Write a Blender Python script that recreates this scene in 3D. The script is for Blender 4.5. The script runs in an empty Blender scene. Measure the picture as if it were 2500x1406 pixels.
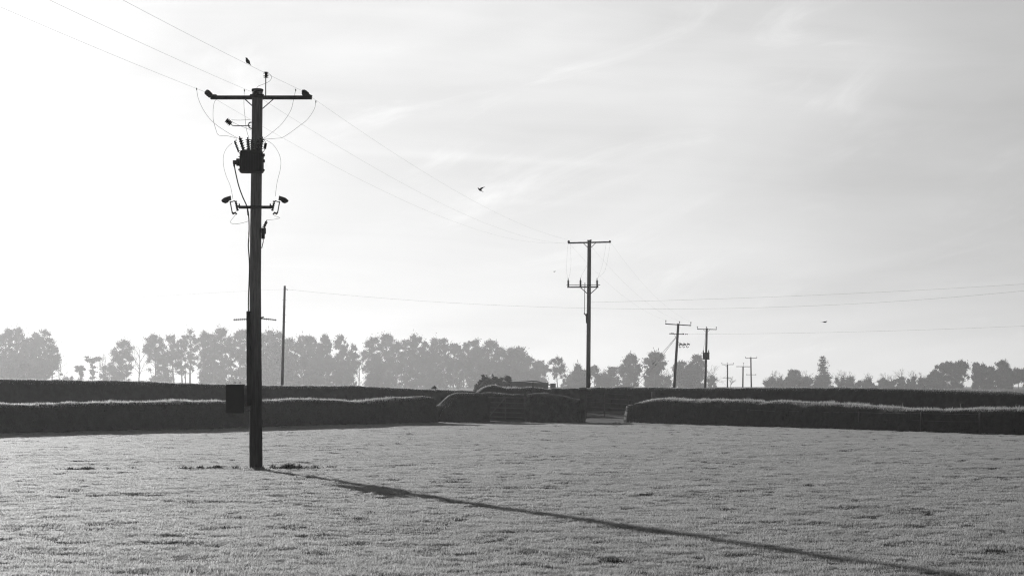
import bpy, math, random
import numpy as np
from mathutils import Vector, noise as mn

# ------------------------------------------------------------------ camera, light, exposure
sc = bpy.context.scene
C = sc.collection
F = 5903.0            # focal length in pixels of a 2500 px wide frame (85 mm)
EYE = 1.98
HOR = 940.0
cam = bpy.data.cameras.new("camera")
cam.lens = 85.0; cam.sensor_width = 36.0
cam.shift_y = (HOR - 703.0) / 2500.0
cam.clip_end = 8000; cam.clip_start = 0.5
co = bpy.data.objects.new("camera", cam); C.objects.link(co)
co.location = (0, 0, EYE); co.rotation_euler = (math.radians(90), 0, 0)
sc.camera = co

AZ = math.radians(18.4); EL = math.radians(8.0)
SUN = Vector((-math.sin(AZ) * math.cos(EL), math.cos(AZ) * math.cos(EL), math.sin(EL)))
sl = bpy.data.lights.new("sun", 'SUN'); sl.energy = 5.0; sl.angle = math.radians(0.5); sl.color = (1, 0.995, 0.985)
so = bpy.data.objects.new("sun", sl); C.objects.link(so)
so.rotation_euler = (-SUN).to_track_quat('-Z', 'Y').to_euler()

w = bpy.data.worlds.new("World"); sc.world = w; w.use_nodes = True
nt = w.node_tree; nt.nodes.clear()
def N(t, **k):
    n = nt.nodes.new(t)
    for a, b in k.items(): setattr(n, a, b)
    return n
def M(op, a, b=None, c=None, clamp=False):
    n = N('ShaderNodeMath', operation=op); n.use_clamp = clamp
    for i, v in enumerate((a, b, c)):
        if v is None: continue
        if isinstance(v, (int, float)): n.inputs[i].default_value = v
        else: nt.links.new(v, n.inputs[i])
    return n.outputs[0]
sky = N('ShaderNodeTexSky', sky_type='NISHITA', sun_disc=False, sun_elevation=EL, sun_rotation=-AZ,
        air_density=1.0, dust_density=2.5, ozone_density=1.0, altitude=0)
bw = N('ShaderNodeRGBToBW'); nt.links.new(sky.outputs[0], bw.inputs[0])
tc = N('ShaderNodeTexCoord')
def dot(vec):
    n = N('ShaderNodeVectorMath', operation='DOT_PRODUCT')
    nt.links.new(tc.outputs['Generated'], n.inputs[0]); n.inputs[1].default_value = vec
    return n.outputs['Value']
ang = M('ARCCOSINE', M('MINIMUM', dot(SUN), 0.9999))          # angle from the sun, radians
# thin veil of high cloud that scatters the low sun forwards
g1 = M('EXPONENT', M('MULTIPLY', M('POWER', M('DIVIDE', ang, 0.72), 2.6), -1.0))
g2 = M('EXPONENT', M('MULTIPLY', M('DIVIDE', ang, 0.05), -1.0))
veil = M('ADD', M('ADD', M('MULTIPLY', g1, 9.0), M('MULTIPLY', g2, 6.0)), 0.3)
# cirrus streaks on a flat layer high above
sep = N('ShaderNodeSeparateXYZ'); nt.links.new(tc.outputs['Generated'], sep.inputs[0])
def noi(scale, det, rough, src, dist=0.0):
    n = N('ShaderNodeTexNoise'); n.inputs['Scale'].default_value = scale; n.inputs['Detail'].default_value = det
    n.inputs['Roughness'].default_value = rough; n.inputs['Distortion'].default_value = dist
    nt.links.new(src, n.inputs['Vector']); return n.outputs['Fac']

cmb = N('ShaderNodeCombineXYZ'); nt.links.new(sep.outputs[0], cmb.inputs[0]); nt.links.new(sep.outputs[2], cmb.inputs[1]); nt.links.new(sep.outputs[1], cmb.inputs[2])
def mapped(rot, scl, loc):
    m_ = N('ShaderNodeMapping'); m_.vector_type = 'POINT'; r_n = N('ShaderNodeVectorRotate'); r_n.rotation_type = 'Z_AXIS'; r_n.inputs['Angle'].default_value = math.radians(rot)
    nt.links.new(cmb.outputs[0], r_n.inputs['Vector']); nt.links.new(r_n.outputs[0], m_.inputs[0])
    m_.inputs['Scale'].default_value = scl; m_.inputs['Location'].default_value = loc; return m_.outputs[0]
def band(src, a, b):
    n = N('ShaderNodeMapRange'); n.interpolation_type = 'SMOOTHSTEP'; nt.links.new(src, n.inputs[0]); n.inputs['From Min'].default_value = a; n.inputs['From Max'].default_value = b; return n.outputs[0]
n1 = noi(1.0, 3, 0.5, mapped(-9, (4.2, 15, 2), (3.1, 0.7, 0)), 0.7)          # broad soft bands
n2 = noi(1.0, 7, 0.6, mapped(-16, (9, 34, 2), (0.3, 2.2, 0)), 1.4)           # slanting wisps
n3 = noi(1.0, 2, 0.5, mapped(-6, (6, 11, 2), (5.5, 1.1, 0)), 0.4)            # where the wisps stand
n4 = noi(1.0, 8, 0.62, mapped(4, (7, 60, 2), (1.2, 8.1, 0)), 0.9)            # fine flat streaks
wisp = M('MULTIPLY', band(n2, 0.48, 0.78), band(n3, 0.42, 0.66))
cl = M('MULTIPLY', M('SUBTRACT', n1, 0.5), 0.62)
cl = M('ADD', cl, M('MULTIPLY', wisp, 0.2))
cl = M('ADD', cl, M('MULTIPLY', M('SUBTRACT', n4, 0.5), 0.16))
# old vapour trail, a thin slanting line that breaks up along its length
off = M('SUBTRACT', M('SUBTRACT', sep.outputs[2], M('MULTIPLY', sep.outputs[0], -0.054)), 0.0928)
trail = M('EXPONENT', M('MULTIPLY', M('POWER', M('DIVIDE', M('ABSOLUTE', off), 0.0016), 2.0), -1.0))
reach = M('MULTIPLY', band(sep.outputs[0], -0.10, -0.03), M('SUBTRACT', 1.0, band(sep.outputs[0], 0.02, 0.075)))
cl = M('ADD', cl, M('MULTIPLY', M('MULTIPLY', trail, reach), 0.07))
cl = M('ADD', cl, 0.97)
low_glow = M('EXPONENT', M('MULTIPLY', M('MAXIMUM', sep.outputs[2], 0.0), -1 / 0.045))
veil = M('ADD', veil, M('MULTIPLY', low_glow, M('ADD', M('MULTIPLY', M('SUBTRACT', 1.0, g1), 4.6), 0.0)))
inten = M('MULTIPLY', veil, cl)
SKY_STRENGTH = 0.085
tot = M('ADD', M('MULTIPLY', bw.outputs[0], 0.08), inten)
bg = N('ShaderNodeBackground'); nt.links.new(tot, bg.inputs[0]); bg.inputs[1].default_value = SKY_STRENGTH
wo = N('ShaderNodeOutputWorld'); nt.links.new(bg.outputs[0], wo.inputs[0])

sc.view_settings.view_transform = 'Standard'; sc.view_settings.look = 'None'
sc.view_settings.exposure = 0.0; sc.view_settings.gamma = 1.0
sc.render.engine = 'CYCLES'
sc.cycles.max_bounces = 6; sc.cycles.volume_bounces = 0; sc.cycles.transparent_max_bounces = 8
sc.cycles.use_denoising = True; sc.cycles.denoising_prefilter = 'NONE'; sc.cycles.use_adaptive_sampling = False
sc.render.film_transparent = False; sc.cycles.pixel_filter_type = 'BLACKMAN_HARRIS'; sc.cycles.filter_width = 1.2

# ------------------------------------------------------------------ helpers
random.seed(7); rng = np.random.default_rng(7)
def P(px, py, d):
    return Vector(((px - 1250.0) / F * d, d, EYE + (HOR - py) / F * d))
def terrain(x, y):
    t = min(max((y - 126.0) / 24.0, 0), 1); t = t * t * (3 - 2 * t)
    u = 0.018 * (mn.noise(Vector((x * 0.7, y * 0.9, 0))) ) + 0.03 * mn.noise(Vector((x * 0.08, y * 0.11, 5)))
    return 0.38 * t + u * (1 if y < 300 else 0)

def material(name, c1, c2=None, scale=6.0, rough=0.8, trans=0.0, metal=0.0, bump=0.0, stretch=(1, 1, 1), spec=0.3, detail=5):
    m = bpy.data.materials.new(name); m.use_nodes = True
    t = m.node_tree; t.nodes.clear(); L = t.links
    out = t.nodes.new('ShaderNodeOutputMaterial'); b = t.nodes.new('ShaderNodeBsdfPrincipled')
    c2 = c1 if c2 is None else c2
    tx = t.nodes.new('ShaderNodeTexCoord'); mpn = t.nodes.new('ShaderNodeMapping'); mpn.inputs['Scale'].default_value = stretch
    L.new(tx.outputs['Object'], mpn.inputs[0])
    nz = t.nodes.new('ShaderNodeTexNoise'); nz.inputs['Scale'].default_value = scale; nz.inputs['Detail'].default_value = detail
    nz.inputs['Roughness'].default_value = 0.65
    L.new(mpn.outputs[0], nz.inputs['Vector'])
    cr = t.nodes.new('ShaderNodeValToRGB'); cr.color_ramp.elements[0].position = 0.33; cr.color_ramp.elements[1].position = 0.67
    cr.color_ramp.elements[0].color = (c1, c1, c1, 1); cr.color_ramp.elements[1].color = (c2, c2, c2, 1)
    L.new(nz.outputs['Fac'], cr.inputs[0]); L.new(cr.outputs[0], b.inputs['Base Color'])
    b.inputs['Roughness'].default_value = rough; b.inputs['Metallic'].default_value = metal
    b.inputs['Specular IOR Level'].default_value = spec
    if bump:
        bp = t.nodes.new('ShaderNodeBump'); bp.inputs['Strength'].default_value = bump; bp.inputs['Distance'].default_value = 0.02
        L.new(nz.outputs['Fac'], bp.inputs['Height']); L.new(bp.outputs[0], b.inputs['Normal'])
    if trans:
        tl = t.nodes.new('ShaderNodeBsdfTranslucent'); L.new(cr.outputs[0], tl.inputs[0])
        mx = t.nodes.new('ShaderNodeMixShader'); mx.inputs[0].default_value = trans
        L.new(b.outputs[0], mx.inputs[1]); L.new(tl.outputs[0], mx.inputs[2]); L.new(mx.outputs[0], out.inputs[0])
    else: L.new(b.outputs[0], out.inputs[0])
    return m
M_wood = material('weathered_wood_glare_ramp', 0.28, 0.60, 6, 0.85, bump=0.9, stretch=(6, 6, 0.35))
def glare_ramp(m):  # shaft colour pales with height, painting in lens glare
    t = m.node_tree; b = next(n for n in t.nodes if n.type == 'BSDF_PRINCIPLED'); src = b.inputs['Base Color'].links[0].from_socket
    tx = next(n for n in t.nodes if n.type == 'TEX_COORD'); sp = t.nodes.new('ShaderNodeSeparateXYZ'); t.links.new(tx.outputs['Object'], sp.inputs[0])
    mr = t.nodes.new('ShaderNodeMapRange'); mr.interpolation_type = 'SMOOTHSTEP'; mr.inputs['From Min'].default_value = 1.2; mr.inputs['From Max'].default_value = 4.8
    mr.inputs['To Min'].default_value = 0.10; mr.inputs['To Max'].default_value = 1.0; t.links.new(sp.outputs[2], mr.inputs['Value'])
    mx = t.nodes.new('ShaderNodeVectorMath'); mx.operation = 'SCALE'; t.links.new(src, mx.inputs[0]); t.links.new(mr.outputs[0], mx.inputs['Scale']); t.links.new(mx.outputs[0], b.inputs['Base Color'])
glare_ramp(M_wood)
M_arm = material('galvanised_steel', 0.07, 0.11, 9, 0.55, metal=0.4)
M_tank = material('painted_tank', 0.035, 0.05, 4, 0.6)
M_ins = material('brown_porcelain', 0.04, 0.06, 5, 0.3, spec=0.5)
M_cable = material('black_cable', 0.03, 0.04, 5, 0.6)
M_wire = material('aluminium_conductor', 0.12, 0.16, 5, 0.6, metal=0.5)
M_soil = material('field_soil', 0.04, 0.08, 1.2, 1.0, stretch=(1, 1, 1), spec=0.02)
M_grass = material('frosted_grass', 0.35, 0.48, 0.35, 0.6, trans=0.55, spec=0.5)
def dewy(m, amount, rough=0.55, ior=1.3):
    t = m.node_tree; out = next(n for n in t.nodes if n.type == 'OUTPUT_MATERIAL'); src = out.inputs[0].links[0].from_socket
    rf = t.nodes.new('ShaderNodeBsdfRefraction'); rf.inputs['Roughness'].default_value = rough; rf.inputs['IOR'].default_value = ior
    rf.inputs['Color'].default_value = (0.8, 0.8, 0.8, 1)
    mx = t.nodes.new('ShaderNodeMixShader'); mx.inputs[0].default_value = amount
    t.links.new(src, mx.inputs[1]); t.links.new(rf.outputs[0], mx.inputs[2]); t.links.new(mx.outputs[0], out.inputs[0])
dewy(M_grass, 0.037, 0.85)
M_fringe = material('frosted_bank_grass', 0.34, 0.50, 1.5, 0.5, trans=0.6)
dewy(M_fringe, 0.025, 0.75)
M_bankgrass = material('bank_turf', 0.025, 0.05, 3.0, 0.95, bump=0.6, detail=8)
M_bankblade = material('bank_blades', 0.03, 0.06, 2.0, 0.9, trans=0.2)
M_weed = material('dark_weed', 0.05, 0.11, 4, 0.9, trans=0.2)
M_stone = material('rough_stone', 0.06, 0.16, 2.5, 0.95, bump=0.8, detail=8)
M_post = material('old_post', 0.05, 0.10, 4, 0.9, bump=0.4, stretch=(5, 5, 1))
M_gate = material('gate_steel', 0.05, 0.09, 6, 0.6, metal=0.3)
M_gatewood = material('gate_timber', 0.07, 0.11, 6, 0.9)
M_track = material('shade_dark_track', 0.05, 0.12, 0.8, 1.0, spec=0.02)
M_leaf = material('evergreen_foliage', 0.025, 0.045, 0.4, 0.9, trans=0.08)
M_bark = material('tree_bark', 0.05, 0.09, 2, 0.95)
M_bush = material('dark_bush', 0.03, 0.05, 2, 0.95)
M_roof = material('corrugated_roof', 0.05, 0.08, 1.2, 0.7)
M_wall = material('rendered_wall', 0.16, 0.24, 1.0, 0.9)
M_bird = material('bird_plumage', 0.02, 0.04, 20, 0.7)
M_dark = material('dark_cabinet', 0.025, 0.035, 4, 0.6)

class MB:
    def __init__(s): s.v = []; s.f = []
    def add(s, vs, fs):
        o = len(s.v); s.v += [tuple(v) for v in vs]; s.f += [tuple(i + o for i in f) for f in fs]; return s
    def box(s, c, size, axes=None):
        c = Vector(c); ax = axes or (Vector((1, 0, 0)), Vector((0, 1, 0)), Vector((0, 0, 1)))
        b = min(min(size) * 0.12, 0.008)
        vs = []; h = [k / 2 for k in size]
        for x, e in ((-h[0], b), (-h[0] + b, 0), (h[0] - b, 0), (h[0], b)):
            hy, hz = h[1] - e, h[2] - e
            for (y, z) in ((-hy + b, -hz), (hy - b, -hz), (hy, -hz + b), (hy, hz - b), (hy - b, hz), (-hy + b, hz), (-hy, hz - b), (-hy, -hz + b)):
                vs.append(c + ax[0] * x + ax[1] * y + ax[2] * z)
        fs = [tuple(range(7, -1, -1)), tuple(range(24, 32))]
        for i in range(3):
            for j in range(8): fs.append((i * 8 + j, i * 8 + (j + 1) % 8, i * 8 + 8 + (j + 1) % 8, i * 8 + 8 + j))
        return s.add(vs, fs)
    def bar(s, a, b, w, h, up=(0, 0, 1)):
        a = Vector(a); b = Vector(b); x = (b - a); L = x.length; x.normalize()
        u = Vector(up)
        if abs(x.dot(u)) > 0.95: u = Vector((0, 1, 0))
        y = u.cross(x).normalized(); z = x.cross(y).normalized()
        return s.box((a + b) / 2, (L, w, h), (x, y, z))
    def tube(s, pts, rad, n=8):
        pts = [Vector(p) for p in pts]; m = len(pts)
        if isinstance(rad, (int, float)): rad = [rad] * m
        vs = []; fs = []; pu = None
        for i, p in enumerate(pts):
            d = (pts[min(i + 1, m - 1)] - pts[max(i - 1, 0)])
            d = d.normalized() if d.length > 1e-9 else Vector((0, 0, 1))
            if pu is None: pu = Vector((1, 0, 0)) if abs(d.x) < 0.8 else Vector((0, 1, 0))
            u = (pu - d * pu.dot(d)); u = u.normalized() if u.length > 1e-6 else d.orthogonal().normalized()
            pu = u; v = d.cross(u)
            for k in range(n):
                a = 2 * math.pi * k / n; vs.append(p + (u * math.cos(a) + v * math.sin(a)) * rad[i])
        for i in range(m - 1):
            for k in range(n): fs.append((i * n + k, i * n + (k + 1) % n, (i + 1) * n + (k + 1) % n, (i + 1) * n + k))
        fs.append(tuple(range(n - 1, -1, -1))); fs.append(tuple((m - 1) * n + k for k in range(n)))
        return s.add(vs, fs)
    def sheds(s, a, b, r0, r1, n, cap=True):
        """ribbed insulator from a to b"""
        a = Vector(a); b = Vector(b); pts = []; rr = []
        for i in range(n):
            t = (i + 0.15) / n; pts.append(a.lerp(b, t)); rr.append(r0)
            t = (i + 0.45) / n; pts.append(a.lerp(b, t)); rr.append(r1)
            t = (i + 0.62) / n; pts.append(a.lerp(b, t)); rr.append(r1 * 0.92)
            t = (i + 0.80) / n; pts.append(a.lerp(b, t)); rr.append(r0)
        return s.tube(pts, rr, 10)
def finish(me, name, mat, parent, smooth=False):
    if mat: me.materials.append(mat)
    if smooth: me.polygons.foreach_set('use_smooth', [True] * len(me.polygons))
    o = bpy.data.objects.new(name, me); C.objects.link(o)
    if parent is not None:
        o.parent = parent
        if parent.parent is None: o.matrix_parent_inverse = parent.matrix_basis.inverted()
        else: o.matrix_parent_inverse = (parent.parent.matrix_basis).inverted() if False else parent.matrix_basis.inverted()
    return o
def build(mb, name, mat, parent=None, smooth=False):
    """mesh data is placed in world coordinates; the thing's Empty carries the location"""
    me = bpy.data.meshes.new(name)
    off = Vector((0, 0, 0))
    p = parent
    while p is not None: off = off + p.location; p = p.parent
    me.from_pydata([tuple(Vector(v) - off) for v in mb.v], [], mb.f); me.update()
    me.materials.append(mat)
    if smooth: me.polygons.foreach_set('use_smooth', [True] * len(me.polygons))
    o = bpy.data.objects.new(name, me); C.objects.link(o)
    if parent is not None: o.parent = parent
    return o
def npmesh(V, Fc, name, mat, parent=None, off=None):
    """V (n,3) float, Fc (m,k) int, all faces k-sided; world coords"""
    me = bpy.data.meshes.new(name)
    V = np.asarray(V, dtype=np.float32)
    o_ = Vector((0, 0, 0)); p = parent
    while p is not None: o_ = o_ + p.location; p = p.parent
    V = V - np.array(o_, dtype=np.float32)
    k = Fc.shape[1]
    me.vertices.add(len(V)); me.vertices.foreach_set('co', V.ravel())
    me.loops.add(Fc.size); me.loops.foreach_set('vertex_index', Fc.astype(np.int32).ravel())
    me.polygons.add(len(Fc)); me.polygons.foreach_set('loop_start', (np.arange(len(Fc)) * k).astype(np.int32))
    try: me.polygons.foreach_set('loop_total', np.full(len(Fc), k, dtype=np.int32))
    except Exception: pass
    me.update(calc_edges=True); me.validate()
    if mat: me.materials.append(mat)
    o = bpy.data.objects.new(name, me)
    C.objects.link(o)
    if parent is not None: o.parent = parent
    return o
def thing(name, label, cat, loc, group=None):
    o = bpy.data.objects.new(name, None); C.objects.link(o); o.location = loc; o.empty_display_size = 0.3
    o['label'] = label; o['category'] = cat
    if group: o['group'] = group
    return o
def tag(o, label=None, cat=None, group=None, kind=None):
    if label: o['label'] = label
    if cat: o['category'] = cat
    if group: o['group'] = group
    if kind: o['kind'] = kind
    return o

# ------------------------------------------------------------------ ground
def axis(a, b, step, far):
    xs = list(np.arange(a, b + 1e-6, step)); s = step; x = b
    while x < far: s *= 1.35; x += s; xs.append(min(x, far))
    s = step; x = a
    lo = []
    while x > -far: s *= 1.35; x -= s; lo.append(max(x, -far))
    return np.array(sorted(set(lo)) + xs)
R_G = 2400.0
xs = axis(-34, 34, 0.35, R_G); ys = axis(15, 170, 0.35, R_G)
nx, ny = len(xs), len(ys)
V = np.zeros((nx * ny, 3), dtype=np.float32)
q = 0
for y in ys:
    for x in xs:
        V[q] = (x, y, terrain(float(x), float(y)) if -60 < x < 60 and 0 < y < 300 else (0.38 if y > 150 else 0)); q += 1
i = np.arange(nx - 1)[None, :] + (np.arange(ny - 1) * nx)[:, None]; i = i.ravel()
ground = npmesh(V, np.stack([i, i + 1, i + 1 + nx, i + nx], 1), 'ground', M_soil)
ground.data.polygons.foreach_set('use_smooth', [True] * len(ground.data.polygons))
tag(ground, kind='structure')

# ------------------------------------------------------------------ field grass (instanced clumps in one object)
def blades(base, length, width, lean, yaw, segs=2):
    """base (n,3); returns quads: each blade two quads, the upper one narrowing to a tip"""
    n = len(base)
    dx = np.cos(yaw); dy = np.sin(yaw)                      # lean direction
    wx = -dy; wy = dx                                       # width direction
    V = np.zeros((n, 6, 3)); 
    for k, (h, l, ww) in enumerate(((0, 0, 1.0), (0.55, 0.30, 0.8), (1.0, 1.0, 0.12))):
        cxx = base[:, 0] + dx * lean * l * length; cyy = base[:, 1] + dy * lean * l * length
        cz = base[:, 2] + length * h * np.sqrt(np.maximum(0.1, 1 - (lean * 0.8) ** 2))
        V[:, k * 2, 0] = cxx - wx * width * ww / 2; V[:, k * 2, 1] = cyy - wy * width * ww / 2; V[:, k * 2, 2] = cz
        V[:, k * 2 + 1, 0] = cxx + wx * width * ww / 2; V[:, k * 2 + 1, 1] = cyy + wy * width * ww / 2; V[:, k * 2 + 1, 2] = cz
    b = (np.arange(n) * 6)[:, None]
    F1 = b + np.array([[0, 1, 3, 2]]); F2 = b + np.array([[2, 3, 5, 4]])
    return V.reshape(-1, 3), np.concatenate([F1, F2], 0)
patches = []
pcol = bpy.data.collections.new('grass_sources')
for k in range(7):
    n = 5200; R = 0.75
    a = rng.uniform(0, 2 * np.pi, n); r = R * np.sqrt(rng.uniform(0, 1, n))
    bx = r * np.cos(a); by = r * np.sin(a)
    dens = np.array([mn.noise(Vector((x * 3.2 + 17 * k, y * 4.5, 3.3 * k))) for x, y in zip(bx, by)])
    keep = dens > rng.uniform(-0.6, 0.1, n)
    bx = bx[keep]; by = by[keep]; dens = dens[keep]; n = len(bx)
    L = (0.014 + 0.036 * np.clip(dens + 0.5, 0, 1) ** 1.5) * rng.uniform(0.6, 1.35, n)
    Vb, Fb = blades(np.stack([bx, by, np.full(n, -0.01)], 1), L, rng.uniform(0.004, 0.009, n), rng.uniform(0.2, 1.0, n), rng.uniform(0, 2 * np.pi, n))
    o = npmesh(Vb, Fb, 'grass_clump_source', M_grass)
    C.objects.unlink(o); pcol.objects.link(o)
pts = []
y = 19.0
while y < 126:
    hw = 0.2118 * y * 1.12 + 3.0
    x = -hw
    while x < hw:
        jx = x + random.uniform(-0.4, 0.4); jy = y + random.uniform(-0.4, 0.4)
        if mn.noise(Vector((jx * 0.5, jy * 1.1, 9))) > -0.62:
            pts.append((jx, jy, terrain(jx, jy)))
        x += 0.72
    y += 0.72
me = bpy.data.meshes.new('field_grass'); me.from_pydata(pts, [], []); me.update(); me.materials.append(M_grass)
fg = bpy.data.objects.new('field_grass', me); C.objects.link(fg)
tag(fg, 'short pale frosted grass covering the field, with darker hollows between tufts', 'grass', kind='stuff')
ng = bpy.data.node_groups.new('scatter', 'GeometryNodeTree')
ng.interface.new_socket('Geometry', in_out='INPUT', socket_type='NodeSocketGeometry')
ng.interface.new_socket('Geometry', in_out='OUTPUT', socket_type='NodeSocketGeometry')
gi = ng.nodes.new('NodeGroupInput'); go = ng.nodes.new('NodeGroupOutput')
ip = ng.nodes.new('GeometryNodeInstanceOnPoints'); ci = ng.nodes.new('GeometryNodeCollectionInfo')
ci.inputs['Collection'].default_value = pcol; ci.inputs['Separate Children'].default_value = True; ci.inputs['Reset Children'].default_value = True
ip.inputs['Pick Instance'].default_value = True
rv = ng.nodes.new('FunctionNodeRandomValue'); rv.data_type = 'FLOAT_VECTOR'
rv.inputs[0].default_value = (-0.03, -0.03, 0); rv.inputs[1].default_value = (0.03, 0.03, 6.283)
rs = ng.nodes.new('FunctionNodeRandomValue'); rs.data_type = 'FLOAT_VECTOR'; rs.inputs['Seed'].default_value = 5
rs.inputs[0].default_value = (0.95, 0.95, 0.65); rs.inputs[1].default_value = (1.1, 1.1, 1.35)
ng.links.new(gi.outputs[0], ip.inputs['Points']); ng.links.new(ci.outputs[0], ip.inputs['Instance'])
ng.links.new(rv.outputs[0], ip.inputs['Rotation']); ng.links.new(rs.outputs[0], ip.inputs['Scale'])
ng.links.new(ip.outputs[0], go.inputs[0])
md = fg.modifiers.new('scatter', 'NODES'); md.node_group = ng

dcol = bpy.data.collections.new('tuft_sources')
M_tuft = material('shade_dark_tufts', 0.035, 0.08, 3, 0.9, trans=0.25)  # dark blade colour stands in for shaded sides of grass clumps
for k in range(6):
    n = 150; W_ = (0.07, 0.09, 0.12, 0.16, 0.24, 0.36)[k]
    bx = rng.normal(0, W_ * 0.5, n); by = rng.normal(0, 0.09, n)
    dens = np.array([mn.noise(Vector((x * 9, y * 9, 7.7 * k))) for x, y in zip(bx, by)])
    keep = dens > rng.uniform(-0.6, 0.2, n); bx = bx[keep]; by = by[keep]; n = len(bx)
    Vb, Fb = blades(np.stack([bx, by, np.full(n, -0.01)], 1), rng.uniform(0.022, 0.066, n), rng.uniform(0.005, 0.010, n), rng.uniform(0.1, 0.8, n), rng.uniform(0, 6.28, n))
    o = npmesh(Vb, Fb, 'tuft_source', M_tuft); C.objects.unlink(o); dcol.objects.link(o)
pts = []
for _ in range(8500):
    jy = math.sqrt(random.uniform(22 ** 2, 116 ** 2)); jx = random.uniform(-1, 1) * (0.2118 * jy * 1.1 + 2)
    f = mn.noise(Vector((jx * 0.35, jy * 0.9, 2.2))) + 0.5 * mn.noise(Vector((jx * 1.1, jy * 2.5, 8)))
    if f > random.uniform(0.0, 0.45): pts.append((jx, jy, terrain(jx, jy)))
me = bpy.data.meshes.new('shade_tufts'); me.from_pydata(pts, [], []); me.update(); me.materials.append(M_tuft)
dk = bpy.data.objects.new('shade_tufts', me); C.objects.link(dk)
tag(dk, 'small tufts coloured dark as clump shade, scattered in broken streaks over the pale field', 'grass', kind='stuff')
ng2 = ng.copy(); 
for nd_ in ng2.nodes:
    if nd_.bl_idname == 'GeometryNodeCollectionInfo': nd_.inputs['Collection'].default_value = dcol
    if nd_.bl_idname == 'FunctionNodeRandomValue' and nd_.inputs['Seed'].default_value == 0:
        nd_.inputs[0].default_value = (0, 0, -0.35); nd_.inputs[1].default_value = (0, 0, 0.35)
md = dk.modifiers.new('scatter', 'NODES'); md.node_group = ng2

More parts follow.
